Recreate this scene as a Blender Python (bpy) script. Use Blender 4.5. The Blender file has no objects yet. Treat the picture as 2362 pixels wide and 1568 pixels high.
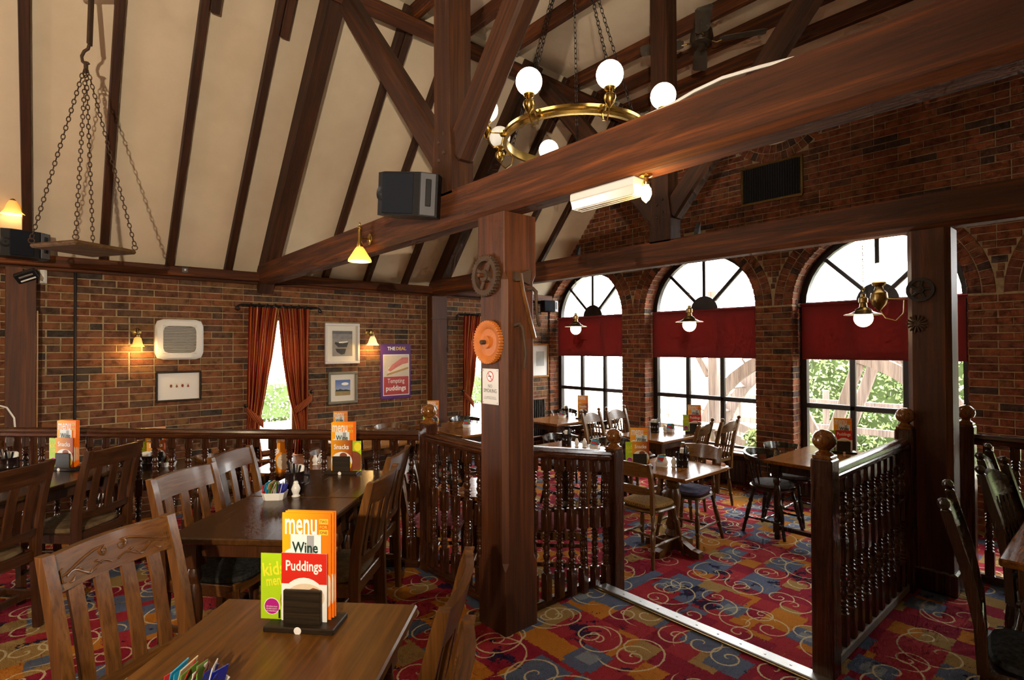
import bpy, bmesh, math, random
import numpy as np
from mathutils import Matrix, Vector, Euler

random.seed(7)
S = bpy.context.scene
COL = S.collection
R2 = math.sqrt(2.0)
pi = math.pi

# ------------------------------------------------------------------ camera, sky, light, exposure
# room axes: X runs along the long brick wall towards the window wall, Y towards the long brick wall, Z up; Z=0 is the raised floor
EYE = 1.62
RIGHT = Vector((0.758, -0.6523, -0.0044))
FWD = Vector((0.6523, 0.7579, 0.012))
cam_d = bpy.data.cameras.new('camera')
cam = bpy.data.objects.new('camera', cam_d)
COL.objects.link(cam)
_f = FWD.normalized()
_r = (RIGHT - _f * RIGHT.dot(_f)).normalized()
_u = _r.cross(_f)
cam.matrix_world = Matrix(((_r.x, _u.x, -_f.x, 0), (_r.y, _u.y, -_f.y, 0), (_r.z, _u.z, -_f.z, EYE), (0, 0, 0, 1)))
cam_d.sensor_width = 36.0
cam_d.lens = 1249.0 / 2362.0 * 36.0
cam_d.clip_start = 0.05
cam_d.clip_end = 200
S.camera = cam

W = bpy.data.worlds.new('overcast_sky')
S.world = W
W.use_nodes = True
_bg = W.node_tree.nodes['Background']
_bg.inputs[0].default_value = (1.0, 0.985, 0.96, 1)
_bg.inputs[1].default_value = 17.0

S.view_settings.view_transform = 'Standard'
S.view_settings.look = 'None'
S.view_settings.gamma = 1.0
S.view_settings.use_curve_mapping = False
S.view_settings.exposure = 0.55
S.cycles.use_adaptive_sampling = True
S.cycles.adaptive_threshold = 0.07
S.cycles.adaptive_min_samples = 10
S.cycles.max_bounces = 5
S.cycles.diffuse_bounces = 3
S.cycles.glossy_bounces = 3
S.cycles.transmission_bounces = 4
S.cycles.transparent_max_bounces = 8
S.cycles.caustics_reflective = False
S.cycles.caustics_refractive = False
S.cycles.sample_clamp_indirect = 4.0


def lamp(name, kind, loc, power, color, size=0.1, rot=None, **kw):
    d = bpy.data.lights.new(name, kind)
    d.energy = power
    d.color = color
    if kind == 'POINT':
        d.shadow_soft_size = size
    if kind == 'AREA':
        d.size = size
    if kind == 'SUN':
        d.angle = size
    for k, v in kw.items():
        setattr(d, k, v)
    o = bpy.data.objects.new(name, d)
    o.location = loc
    if rot:
        o.rotation_euler = rot
    COL.objects.link(o)
    return o


# soft daylight sun (behind thin cloud), falls on the garden side
lamp('sun', 'SUN', (0, 0, 20), 2.0, (1, 0.95, 0.85), 0.15, (math.radians(50), 0, math.radians(200)))
# the photographer's lamp, above and to the left of the camera
_fl = lamp('flash_lamp', 'SPOT', (-1.05, -0.85, 2.10), 630.0, (1.0, 0.83, 0.62), spot_size=math.radians(104), spot_blend=0.75, shadow_soft_size=0.03)
_fl.rotation_euler = (Vector((1.5, 6.4, 4.2)) - _fl.location).to_track_quat('-Z', 'Y').to_euler()
# unseen fill light, added left of the view to brighten the room
lamp('fill_lamp', 'POINT', (-3.6, 3.4, 3.3), 55.0, (1.0, 0.76, 0.48), 0.12)

# window portals: guide the sky light in through the openings
for _y in (6.2, 4.11, 1.96, -0.2):
    _p = lamp('window_portal', 'AREA', (7.36, _y, 1.6), 1.0, (1, 1, 1), 1.65, (0, pi / 2, 0), shape='RECTANGLE')
    _p.data.size = 2.75
    _p.data.size_y = 1.7
    _p.data.cycles.is_portal = True

# ------------------------------------------------------------------ mesh builder


class G:
    def __init__(s):
        s.v = []
        s.f = []

    def add(s, vs, fs, M=None):
        n = len(s.v)
        if M is not None:
            vs = [tuple(M @ Vector(p)) for p in vs]
        s.v += [tuple(p) for p in vs]
        s.f += [tuple(i + n for i in f) for f in fs]
        return s

    def box(s, c, d, b=0.0, M=None, rot=None):
        hx, hy, hz = d[0] / 2, d[1] / 2, d[2] / 2
        T = Matrix.Translation(c)
        if rot is not None:
            T = T @ (rot if isinstance(rot, Matrix) else Euler(rot).to_matrix().to_4x4())
        if M is not None:
            T = M @ T
        if b <= 0:
            vs = [(x * hx, y * hy, z * hz) for x in (-1, 1) for y in (-1, 1) for z in (-1, 1)]
            fs = [(0, 1, 3, 2), (4, 6, 7, 5), (0, 4, 5, 1), (2, 3, 7, 6), (0, 2, 6, 4), (1, 5, 7, 3)]
            return s.add(vs, fs, T)
        b = min(b, hx * .95, hy * .95, hz * .95)
        vs = []
        ix = {}
        for x in (-1, 1):
            for y in (-1, 1):
                for z in (-1, 1):
                    ix[x, y, z] = len(vs)
                    vs += [(x * hx, y * (hy - b), z * (hz - b)), (x * (hx - b), y * hy, z * (hz - b)), (x * (hx - b), y * (hy - b), z * hz)]
        fs = []
        for k in range(3):
            for sg in (-1, 1):
                q = []
                for a, c2 in ((-1, -1), (1, -1), (1, 1), (-1, 1)):
                    t = [0, 0, 0]
                    t[k] = sg
                    t[(k + 1) % 3] = a
                    t[(k + 2) % 3] = c2
                    q.append(ix[tuple(t)] + k)
                fs.append(tuple(q) if sg > 0 else tuple(reversed(q)))
        for k in range(3):
            i, j = (k + 1) % 3, (k + 2) % 3
            for a in (-1, 1):
                for c2 in (-1, 1):
                    q = []
                    for e in (-1, 1):
                        t = [0, 0, 0]
                        t[k] = e
                        t[i] = a
                        t[j] = c2
                        q.append((ix[tuple(t)] + i, ix[tuple(t)] + j))
                    ff = (q[0][0], q[0][1], q[1][1], q[1][0])
                    fs.append(ff if a * c2 < 0 else tuple(reversed(ff)))
        for (x, y, z), n in ix.items():
            t = (n, n + 1, n + 2)
            fs.append(t if x * y * z > 0 else tuple(reversed(t)))
        return s.add(vs, fs, T)

    def bar(s, a, b, w, h, bev=0.0, up=(0, 0, 1), M=None):
        """box from point a to point b, w across, h in the up direction"""
        a = Vector(a)
        b = Vector(b)
        d = (b - a)
        L = d.length
        d.normalize()
        up = Vector(up)
        x = d.cross(up)
        if x.length < 1e-5:
            x = d.cross(Vector((1, 0, 0)))
        x.normalize()
        z = x.cross(d)
        rot = Matrix(((x.x, d.x, z.x, 0), (x.y, d.y, z.y, 0), (x.z, d.z, z.z, 0), (0, 0, 0, 1)))
        return s.box((a + b) / 2, (w, L, h), bev, M, rot)

    def lathe(s, prof, n=12, M=None, c=(0, 0, 0), axis=None):
        T = Matrix.Translation(c)
        if axis is not None:
            T = T @ Vector((0, 0, 1)).rotation_difference(Vector(axis)).to_matrix().to_4x4()
        if M is not None:
            T = M @ T
        vs, fs = [], []
        m = len(prof)
        for r, z in prof:
            for k in range(n):
                a = 2 * pi * k / n
                vs.append((r * math.cos(a), r * math.sin(a), z))
        for i in range(m - 1):
            for k in range(n):
                k2 = (k + 1) % n
                fs.append((i * n + k, i * n + k2, (i + 1) * n + k2, (i + 1) * n + k))
        ring = prof[0] == prof[-1]
        if prof[0][0] > 1e-4 and not ring:
            fs.append(tuple(reversed(range(n))))
        if prof[-1][0] > 1e-4 and not ring:
            fs.append(tuple(range((m - 1) * n, m * n)))
        return s.add(vs, fs, T)

    def tube(s, pts, r, n=8, closed=False, M=None, flat=1.0):
        pts = [Vector(p) for p in pts]
        m = len(pts)
        rs = r if isinstance(r, (list, tuple)) else [r] * m
        vs, fs = [], []
        up = None
        for i in range(m):
            if closed:
                t = pts[(i + 1) % m] - pts[i - 1]
            else:
                t = pts[min(i + 1, m - 1)] - pts[max(i - 1, 0)]
            t.normalize()
            if up is None:
                up = Vector((0, 0, 1)) if abs(t.z) < .9 else Vector((1, 0, 0))
            x = t.cross(up).normalized()
            up = x.cross(t).normalized()
            for k in range(n):
                a = 2 * pi * k / n
                vs.append(pts[i] + x * (math.cos(a) * rs[i]) + up * (math.sin(a) * rs[i] * flat))
        e = m if closed else m - 1
        for i in range(e):
            j = (i + 1) % m
            for k in range(n):
                k2 = (k + 1) % n
                fs.append((i * n + k, i * n + k2, j * n + k2, j * n + k))
        if not closed:
            fs.append(tuple(reversed(range(n))))
            fs.append(tuple(range((m - 1) * n, m * n)))
        return s.add(vs, fs, M)

    def prism(s, poly, z0, z1, M=None):
        n = len(poly)
        vs = [(x, y, z0) for x, y in poly] + [(x, y, z1) for x, y in poly]
        fs = [tuple(reversed(range(n))), tuple(range(n, 2 * n))]
        fs += [(i, (i + 1) % n, n + (i + 1) % n, n + i) for i in range(n)]
        return s.add(vs, fs, M)

    def loft(s, loops, closed=True, caps=True, M=None):
        n = len(loops[0])
        vs = [p for l in loops for p in l]
        fs = []
        for i in range(len(loops) - 1):
            for k in range(n if closed else n - 1):
                k2 = (k + 1) % n
                fs.append((i * n + k, i * n + k2, (i + 1) * n + k2, (i + 1) * n + k))
        if caps and closed:
            fs.append(tuple(reversed(range(n))))
            fs.append(tuple(range((len(loops) - 1) * n, len(loops) * n)))
        return s.add(vs, fs, M)

    def grid(s, fn, nu, nv, M=None):
        vs = [fn(i / nu, j / nv) for i in range(nu + 1) for j in range(nv + 1)]
        fs = [(i * (nv + 1) + j, (i + 1) * (nv + 1) + j, (i + 1) * (nv + 1) + j + 1, i * (nv + 1) + j + 1) for i in range(nu) for j in range(nv)]
        return s.add(vs, fs, M)

    def ball(s, c, r, n=16, M=None, sz=1.0):
        m = n // 2
        prof = [(max(1e-5, r * math.sin(pi * i / m)), -r * sz * math.cos(pi * i / m)) for i in range(m + 1)]
        return s.lathe(prof, n, M, c)

    def mesh(s, name, smooth=35, fix=True):
        me = bpy.data.meshes.new(name)
        me.from_pydata(s.v, [], s.f)
        if fix:
            bm = bmesh.new()
            bm.from_mesh(me)
            bmesh.ops.recalc_face_normals(bm, faces=bm.faces)
            bm.to_mesh(me)
            bm.free()
        if smooth:
            me.polygons.foreach_set('use_smooth', [True] * len(me.polygons))
            me.set_sharp_from_angle(angle=math.radians(smooth))
        me.update()
        return me

    def obj(s, name, m, parent=None, smooth=35, fix=True, loc=None, rotz=None):
        me = s.mesh(name, smooth, fix)
        me.materials.append(m)
        return mobj(name, me, parent, loc, rotz)


def mobj(name, me, parent=None, loc=None, rotz=None, rot=None):
    o = bpy.data.objects.new(name, me)
    COL.objects.link(o)
    if loc is not None:
        o.location = loc
    if rotz is not None:
        o.rotation_euler = (0, 0, rotz)
    if rot is not None:
        o.rotation_euler = rot
    if parent is not None:
        o.parent = parent
    return o


def tag(o, label=None, cat=None, group=None, kind=None):
    if label:
        o['label'] = label
    if cat:
        o['category'] = cat
    if group:
        o['group'] = group
    if kind:
        o['kind'] = kind
    return o


def thing(name, label, cat, loc=(0, 0, 0), rotz=0, group=None, rot=None):
    o = bpy.data.objects.new(name, None)
    o.empty_display_size = .05
    COL.objects.link(o)
    o.location = loc
    o.rotation_euler = rot if rot else (0, 0, rotz)
    return tag(o, label, cat, group)


def copy_tree(o, parent=None):
    c = o.copy()
    COL.objects.link(c)
    c.parent = parent
    for ch in o.children:
        copy_tree(ch, c)
    return c


_used = set()


def place(proto, loc, rotz, label, group=None):
    """the first call moves the prototype itself, later calls copy it"""
    if proto.name in _used:
        o = copy_tree(proto)
    else:
        _used.add(proto.name)
        o = proto
    o.location = loc
    o.rotation_euler = (0, 0, rotz)
    o['label'] = label
    if group:
        o['group'] = group
    elif 'group' in o:
        del o['group']
    return o


def PQ(p, q, z=0.0):
    return ((p + q) / R2, (p - q) / R2, z)


LOW = -0.22          # level of the lower floor
FP, FM = math.radians(-135), math.radians(45)     # facing +q / -q  (the raised floor's tables stand at 45 degrees)

# ------------------------------------------------------------------ materials


class NT:
    def __init__(s, name):
        s.m = bpy.data.materials.new(name)
        s.m.use_nodes = True
        s.t = s.m.node_tree
        s.n = s.t.nodes
        s.b = s.n['Principled BSDF']
        s.out = s.n['Material Output']

    def N(s, typ, **kw):
        n = s.n.new('ShaderNode' + typ)
        for k, v in kw.items():
            setattr(n, k, v)
        return n

    def L(s, a, b):
        s.t.links.new(a, b)

    def put(s, sock, v):
        if isinstance(v, bpy.types.NodeSocket):
            s.L(v, sock)
        else:
            sock.default_value = v

    def math(s, op, a, b=None, c=None):
        n = s.N('Math', operation=op)
        s.put(n.inputs[0], a)
        if b is not None:
            s.put(n.inputs[1], b)
        if c is not None:
            s.put(n.inputs[2], c)
        return n.outputs[0]

    def mix(s, f, a, b, mode='MIX'):
        n = s.N('Mix', data_type='RGBA', blend_type=mode)
        s.put(n.inputs[0], f)
        s.put(n.inputs[6], a)
        s.put(n.inputs[7], b)
        return n.outputs[2]

    def ramp(s, f, stops, interp='LINEAR'):
        n = s.N('ValToRGB')
        cr = n.color_ramp
        cr.interpolation = interp
        while len(cr.elements) < len(stops):
            cr.elements.new(.5)
        for e, (p, c) in zip(cr.elements, stops):
            e.position = p
            e.color = (*c, 1)
        s.put(n.inputs[0], f)
        return n.outputs[0]

    def coord(s, kind='Object', scale=(1, 1, 1), loc=(0, 0, 0), rot=(0, 0, 0), tilt=0.0):
        c = s.N('TexCoord')
        m = s.N('Mapping')
        if tilt:
            k = s.N('Mapping')
            k.inputs['Rotation'].default_value = (tilt, 0, 0)
            s.L(c.outputs[kind], k.inputs[0])
            m.inputs['Scale'].default_value = scale
            s.L(k.outputs[0], m.inputs[0])
            return m.outputs[0]
        m.inputs['Scale'].default_value = scale
        m.inputs['Location'].default_value = loc
        m.inputs['Rotation'].default_value = rot
        s.L(c.outputs[kind], m.inputs[0])
        return m.outputs[0]

    def noise(s, v, scale=5, detail=4, rough=.6, dist=0.0):
        n = s.N('TexNoise')
        n.inputs['Scale'].default_value = scale
        n.inputs['Detail'].default_value = detail
        n.inputs['Roughness'].default_value = rough
        n.inputs['Distortion'].default_value = dist
        s.L(v, n.inputs['Vector'])
        return n.outputs[0]

    def bump(s, h, strength=.3, dist=.01):
        n = s.N('Bump')
        n.inputs['Strength'].default_value = strength
        n.inputs['Distance'].default_value = dist
        s.L(h, n.inputs['Height'])
        s.L(n.outputs[0], s.b.inputs['Normal'])

    def base(s, c, rough=.5, metal=0.0, spec=.5):
        s.put(s.b.inputs['Base Color'], c if isinstance(c, bpy.types.NodeSocket) else (*c, 1))
        s.put(s.b.inputs['Roughness'], rough)
        s.b.inputs['Metallic'].default_value = metal
        s.b.inputs['Specular IOR Level'].default_value = spec
        return s.m


def plain(name, c, rough=.5, metal=0.0, var=.12, spec=.5):
    t = NT(name)
    v = t.noise(t.coord(), 18, 3)
    col = t.mix(v, (*[x * (1 - var) for x in c], 1), (*[min(1, x * (1 + var)) for x in c], 1))
    return t.base(col, rough, metal, spec)


def emit(name, c, strength, base=(1, 1, 1)):
    t = NT(name)
    v = t.noise(t.coord(), 6, 2)
    col = t.mix(v, (*[x * .97 for x in c], 1), (*c, 1))
    t.base(base, .4)
    t.L(col, t.b.inputs['Emission Color'])
    t.b.inputs['Emission Strength'].default_value = strength
    return t.m


def wood(name, dark, mid, light, rough=.4, axis='Z', scale=1.0, bump=.15, coat=0.0, tilt=0.0):
    t = NT(name)
    dark, mid, light = [(c[0], c[1] * .88, c[2] * .5) for c in (dark, mid, light)]
    sc = [9 * scale] * 3
    sc['XYZ'.index(axis)] = .55 * scale
    v = t.coord('Object', tuple(sc), tilt=tilt)
    a = t.noise(v, 1.6, 5, .62, .9)
    sc2 = [70 * scale] * 3
    sc2['XYZ'.index(axis)] = 2.2 * scale
    v2 = t.coord('Object', tuple(sc2), tilt=tilt)
    f = t.noise(v2, 1.0, 3, .6)
    col = t.ramp(a, [(.25, dark), (.5, mid), (.78, light)])
    col = t.mix(t.ramp(f, [(.34, (.5, .5, .5)), (.56, (0, 0, 0))]), col, (*[x * .5 for x in dark], 1))
    t.base(col, t.math('MULTIPLY_ADD', f, .18, rough - .09), 0, .35)
    t.bump(f, bump, .004)
    if coat:
        t.b.inputs['Coat Weight'].default_value = coat
        t.b.inputs['Coat Roughness'].default_value = .12
    return t.m


BEAM = {a: wood('old_beam_timber_' + a.lower(), (.024, .008, .004), (.082, .026, .011), (.24, .074, .017), .72, a, 1.0, .5) for a in 'XYZ'}
DKB = ((.020, .008, .004), (.052, .019, .010), (.12, .043, .018))
BEAM_L = wood('dark_timber_left_slope', *DKB, .7, 'Y', 1.0, .4, 0.0, math.radians(49.7))
BEAM_D = wood('dark_timber_upright', *DKB, .7, 'Z', 1.0, .4)
BEAM_R = wood('dark_timber_right_slope', *DKB, .7, 'Y', 1.0, .4, 0.0, math.radians(-49.7))
RAFT = wood('rafter_timber', (.018, .007, .004), (.045, .016, .008), (.085, .032, .014), .6, 'Y', 1.0, .3, 0.0, math.radians(49.7))
POSTW = wood('post_timber', (.034, .012, .007), (.080, .026, .012), (.17, .055, .022), .6, 'Z', .8, .35)
TURN = wood('red_brown_varnish', (.018, .006, .004), (.050, .016, .008), (.11, .035, .014), .26, 'Z', 1.2, .08, .3)
TURNX = wood('red_brown_varnish_rail', (.018, .006, .004), (.050, .016, .008), (.10, .032, .013), .26, 'X', 1.2, .08, .35)
BALLW = wood('ball_finial_wood', (.055, .02, .007), (.17, .065, .018), (.30, .13, .035), .22, 'Z', 2.0, .05, .4)
OAK = wood('oak_table_top', (.075, .032, .009), (.155, .070, .019), (.24, .115, .034), .36, 'Y', 1.0, .08)
DARKTOP = wood('dark_table_top', (.040, .018, .008), (.056, .026, .011), (.075, .036, .016), .24, 'Y', .8, .012)
TABLEW = wood('warm_table_top', (.11, .042, .014), (.22, .090, .03), (.33, .15, .05), .17, 'X', 1.0, .03)
CHAIR = {a: wood('chair_wood_' + a.lower(), (.060, .024, .009), (.125, .054, .019), (.20, .095, .035), .32, a, 1.6, .08, .2) for a in 'XZ'}
CHAIRD = {a: wood('dark_chair_wood_' + a.lower(), (.024, .009, .005), (.055, .021, .010), (.10, .038, .017), .33, a, 1.6, .08, .2) for a in 'XZ'}
CHAIRB = {a: wood('black_chair_wood_' + a.lower(), (.008, .005, .004), (.022, .012, .008), (.05, .024, .014), .25, a, 1.6, .05, .4) for a in 'XZ'}
CHAIRL = {a: wood('pale_chair_wood_' + a.lower(), (.075, .036, .016), (.155, .080, .036), (.25, .14, .065), .3, a, 1.6, .08, .2) for a in 'XZ'}
GOLDW = wood('honey_wood', (.20, .085, .018), (.33, .15, .035), (.45, .23, .07), .4, 'Z', 1.5, .08)


def brick_mat(name, tone=(1, 1, 1)):
    t = NT(name)
    oi = t.N('ObjectInfo')
    ge = t.N('NewGeometry')
    r = t.math('FRACT', t.math('ADD', t.math('MULTIPLY', oi.outputs['Random'], 7.31), t.math('MULTIPLY', ge.outputs['Random Per Island'], 5.17)))
    tc = lambda c: tuple(a * b for a, b in zip(c, tone))
    col = t.ramp(r, [(0, tc((.185, .068, .030))), (.22, tc((.215, .085, .034))), (.40, tc((.150, .060, .031))), (.58, tc((.19, .092, .040))), (.72, tc((.105, .056, .034))), (.85, tc((.175, .074, .038))), (.94, tc((.062, .044, .034)))], 'CONSTANT')
    g = t.N('NewGeometry')
    m = t.N('Mapping')
    m.inputs['Scale'].default_value = (1, 1, 1)
    t.L(g.outputs['Position'], m.inputs[0])
    a = t.noise(m.outputs[0], 14, 4, .65)
    b = t.noise(m.outputs[0], 90, 3, .7)
    dark = t.ramp(a, [(.34, (.45, .42, .42)), (.54, (1, 1, 1)), (.8, (1.3, 1.22, 1.1))])
    col = t.mix(1.0, col, dark, 'MULTIPLY')
    t.base(col, .86, 0, .25)
    t.bump(b, .6, .006)
    return t.m


BRICK = brick_mat('weathered_red_brick')
BRICK2 = brick_mat('red_brick_window_wall', (1.15, .93, 1.02))
t = NT('lime_mortar')
_a = t.noise(t.coord(), 25, 4)
MORTAR = t.base(t.ramp(_a, [(.3, (.26, .19, .105)), (.7, (.40, .31, .18))]), .95, 0, .2)
t.bump(_a, .5, .006)

t = NT('cream_plaster')
_a = t.noise(t.coord(), 2.5, 5)
_b = t.noise(t.coord(), 60, 3)
PLASTER = t.base(t.ramp(_a, [(.3, (.64, .53, .385)), (.7, (.72, .61, .455))]), .9, 0, .2)
t.bump(_b, .15, .003)


def carpet_mat():
    t = NT('patterned_pub_carpet')
    g = t.N('TexCoord')
    sep = t.N('SeparateXYZ')
    nz = t.N('TexNoise')
    nz.inputs['Scale'].default_value = 34
    nz.inputs['Detail'].default_value = 5
    nz.inputs['Roughness'].default_value = .8
    t.L(g.outputs['Object'], nz.inputs['Vector'])
    off = t.N('VectorMath', operation='MULTIPLY_ADD')
    t.L(nz.outputs['Color'], off.inputs[0])
    off.inputs[1].default_value = (.06, .04, 0)
    t.L(g.outputs['Object'], off.inputs[2])
    t.L(off.outputs[0], sep.inputs[0])
    x, y = sep.outputs[0], sep.outputs[1]
    fine = t.N('TexNoise')
    fine.inputs['Scale'].default_value = 240
    fine.inputs['Detail'].default_value = 2
    t.L(g.outputs['Object'], fine.inputs['Vector'])

    def cells(x, y, sx, sy, ox, oy, seed):
        ix = t.math('FLOOR', t.math('MULTIPLY_ADD', x, sx, ox))
        iy = t.math('FLOOR', t.math('MULTIPLY_ADD', y, sy, oy))
        c = t.N('CombineXYZ')
        t.L(ix, c.inputs[0])
        t.L(iy, c.inputs[1])
        c.inputs[2].default_value = seed
        w = t.N('TexWhiteNoise', noise_dimensions='3D')
        t.L(c.outputs[0], w.inputs['Vector'])
        return w.outputs['Value'], t.math('FRACT', t.math('MULTIPLY_ADD', x, sx, ox)), t.math('FRACT', t.math('MULTIPLY_ADD', y, sy, oy)), w.outputs['Color']
    RED, CRIM, TAN, ORA, BLU, NAV = (.34, .024, .034), (.25, .012, .030), (.33, .20, .065), (.46, .165, .016), (.10, .125, .195), (.014, .012, .042)
    w1, fx, fy, _ = cells(x, y, 6.2, 7.0, .3, .1, 1.0)
    col = t.ramp(w1, [(0, RED), (.34, TAN), (.48, CRIM), (.70, ORA), (.86, BLU)], 'CONSTANT')
    # second layer of larger crimson / ochre patches
    w2, fx2, fy2, _ = cells(x, y, 2.1, 2.6, .57, .33, 5.0)
    p2 = t.math('MULTIPLY', t.math('LESS_THAN', t.math('ABSOLUTE', t.math('SUBTRACT', fx2, .5)), .3), t.math('LESS_THAN', t.math('ABSOLUTE', t.math('SUBTRACT', fy2, .5)), .28))
    col2 = t.ramp(w2, [(0, CRIM), (.38, RED), (.62, ORA), (.74, BLU), (.9, TAN)], 'CONSTANT')
    col = t.mix(t.math('MULTIPLY', p2, t.math('GREATER_THAN', w2, .15)), col, col2)
    # slate squares with a pale centre
    w3, fx3, fy3, _ = cells(x, y, 2.0, 2.0, .1, .72, 9.0)
    ax = t.math('ABSOLUTE', t.math('SUBTRACT', fx3, .45))
    ay = t.math('ABSOLUTE', t.math('SUBTRACT', fy3, .55))
    mx = t.math('MAXIMUM', ax, ay)
    on3 = t.math('GREATER_THAN', w3, .35)
    sq = t.math('MULTIPLY', t.math('LESS_THAN', mx, .19), on3)
    col = t.mix(sq, col, (*BLU, 1))
    sq2 = t.math('MULTIPLY', t.math('LESS_THAN', mx, .10), t.math('GREATER_THAN', w3, .62))
    col = t.mix(sq2, col, (.21, .23, .25, 1))
    # navy brushy patches
    nb = t.noise(t.coord('Object', (1, 1, 1)), 3.1, 5, .75)
    col = t.mix(t.math('MULTIPLY', t.math('GREATER_THAN', nb, .60), .95), col, (*NAV, 1))
    br = t.noise(t.coord('Object', (6, 40, 1)), 1.0, 4, .8)
    col = t.mix(t.math('MULTIPLY', t.math('GREATER_THAN', br, .64), .6), col, (*TAN, 1))
    br2 = t.noise(t.coord('Object', (40, 7, 1), (3, 5, 0)), 1.0, 4, .8)
    col = t.mix(t.math('MULTIPLY', t.math('GREATER_THAN', br2, .63), .6), col, (*CRIM, 1))
    # small dark sprigs
    sp = t.noise(t.coord('Object', (1, 1.7, 1)), 21, 3, .7)
    col = t.mix(t.math('MULTIPLY', t.math('GREATER_THAN', sp, .69), .75), col, (.03, .012, .012, 1))
    # cream scrolls: spirals round jittered cell centres
    s0 = t.N('SeparateXYZ')
    mm = t.N('VectorMath', operation='MULTIPLY_ADD')
    t.L(nz.outputs['Color'], mm.inputs[0])
    mm.inputs[1].default_value = (.02, .02, 0)
    t.L(g.outputs['Object'], mm.inputs[2])
    t.L(mm.outputs[0], s0.inputs[0])
    for sc, ox, oy, seed, Rm, pit, hand in ((2.3, .2, .35, 3., .38, .24, 1), (2.9, .7, .85, 6., .33, .22, -1), (1.7, .45, .1, 8., .40, .33, -1)):
        w, a, b, wc = cells(s0.outputs[0], s0.outputs[1], sc, sc * 1.12, ox, oy, seed)
        ws = t.N('SeparateXYZ')
        t.L(wc, ws.inputs[0])
        dx = t.math('SUBTRACT', a, t.math('MULTIPLY_ADD', ws.outputs[0], .16, .42))
        dy = t.math('SUBTRACT', b, t.math('MULTIPLY_ADD', ws.outputs[1], .16, .42))
        r = t.math('SQRT', t.math('ADD', t.math('MULTIPLY', dx, dx), t.math('MULTIPLY', dy, dy)))
        th = t.math('DIVIDE', t.math('ARCTAN2', dy, dx), 2 * pi * hand)
        ph = t.math('ADD', th, ws.outputs[2])
        k = t.math('ABSOLUTE', t.math('SUBTRACT', t.math('FRACT', t.math('SUBTRACT', t.math('DIVIDE', r, pit), ph)), .5))
        line = t.math('MULTIPLY', t.math('LESS_THAN', k, .0055 * sc / pit), t.math('LESS_THAN', r, Rm))
        line = t.math('MULTIPLY', line, t.math('GREATER_THAN', w, .2))
        col = t.mix(t.math('MULTIPLY', line, .9), col, (.60, .48, .28, 1))
    col = t.mix(1.0, col, t.ramp(fine.outputs[0], [(.3, (.62, .62, .62)), (.7, (1.25, 1.25, 1.25))]), 'MULTIPLY')
    t.base(col, .97, 0, .08)
    t.bump(fine.outputs[0], .7, .008)
    return t.m


CARPET = carpet_mat()
BRASS = plain('aged_brass', (.50, .33, .09), .25, 1.0, .25)
BRASSD = plain('dull_brass', (.26, .17, .06), .35, 1.0, .3)
IRON = plain('black_iron', (.018, .015, .014), .45, .6, .3)
RUST = plain('rusty_iron', (.075, .042, .024), .7, .4, .4)
STEEL = plain('worn_steel', (.42, .41, .40), .42, .9, .2)
BLACK = plain('black_plastic', (.008, .008, .010), .45, 0, .12, .25)
BLUEBLK = plain('speaker_grille', (.006, .008, .015), .7, 0, .12, .2)
GREYP = plain('grey_plastic', (.10, .10, .115), .5, 0, .12, .3)
WHITE = plain('white_plastic', (.72, .70, .66), .45, 0, .04)
WHITEP = plain('white_china', (.80, .79, .76), .2, 0, .03)
PAPER = plain('white_paper', (.82, .81, .78), .8, 0, .03)
ORANGE = plain('orange_painted_iron', (.50, .145, .022), .55, 0, .35)
BLIND = NT('maroon_blind')
_w = BLIND.noise(BLIND.coord('Object', (1, 1, 1)), 300, 2)
BLIND.base(BLIND.mix(_w, (.21, .032, .036, 1), (.27, .05, .052, 1)), .9, 0, .1)
_tr = BLIND.N('BsdfTranslucent')
_tr.inputs[0].default_value = (.30, .03, .03, 1)
_mx = BLIND.N('MixShader')
_mx.inputs[0].default_value = .25
BLIND.L(BLIND.b.outputs[0], _mx.inputs[1])
BLIND.L(_tr.outputs[0], _mx.inputs[2])
BLIND.L(_mx.outputs[0], BLIND.out.inputs[0])
BLIND = BLIND.m
FRAME = plain('dark_window_frame', (.016, .010, .008), .4)
SILL = wood('sill_wood', (.10, .035, .015), (.17, .065, .03), (.24, .10, .05), .4, 'Y')
t = NT('window_glass')
_tr = t.N('BsdfTransparent')
_tr.inputs[0].default_value = (.97, .98, .98, 1)
_gl = t.N('BsdfGlossy')
_gl.inputs['Roughness'].default_value = .03
_lw = t.N('LayerWeight')
_lw.inputs[0].default_value = .18
_mx = t.N('MixShader')
t.L(t.math('MULTIPLY', _lw.outputs['Fresnel'], .7), _mx.inputs[0])
t.L(_tr.outputs[0], _mx.inputs[1])
t.L(_gl.outputs[0], _mx.inputs[2])
t.L(_mx.outputs[0], t.out.inputs[0])
GLASS = t.m
GLOBE = emit('lit_opal_globe', (1.0, .93, .74), 5.0)
GLOBEW = emit('dim_opal_globe', (1.0, .88, .70), .35, (.8, .76, .68))
BULB = emit('lit_bulb', (1.0, .62, .16), 26.0)
PENDG = emit('lit_pendant_globe', (1.0, .78, .42), 3.6)


def amber(name, lo, hi, strength):
    t = NT(name)
    g = t.N('TexCoord')
    s = t.N('SeparateXYZ')
    t.L(g.outputs['Generated'], s.inputs[0])
    c = t.ramp(s.outputs[2], [(0, lo), (.45, hi), (1, tuple(.55 * x for x in hi))])
    t.base((.8, .6, .3), .35)
    t.L(c, t.b.inputs['Emission Color'])
    t.b.inputs['Emission Strength'].default_value = strength
    return t.m


AMBER = amber('amber_glass_shade', (1.0, .62, .05), (.95, .36, .01), 1.6)
TULIP = amber('frosted_tulip_shade', (1.0, .58, .10), (.85, .30, .03), 1.0)
CREAMG = amber('cream_glass_shade', (1.0, .80, .38), (.95, .66, .30), .95)

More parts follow.
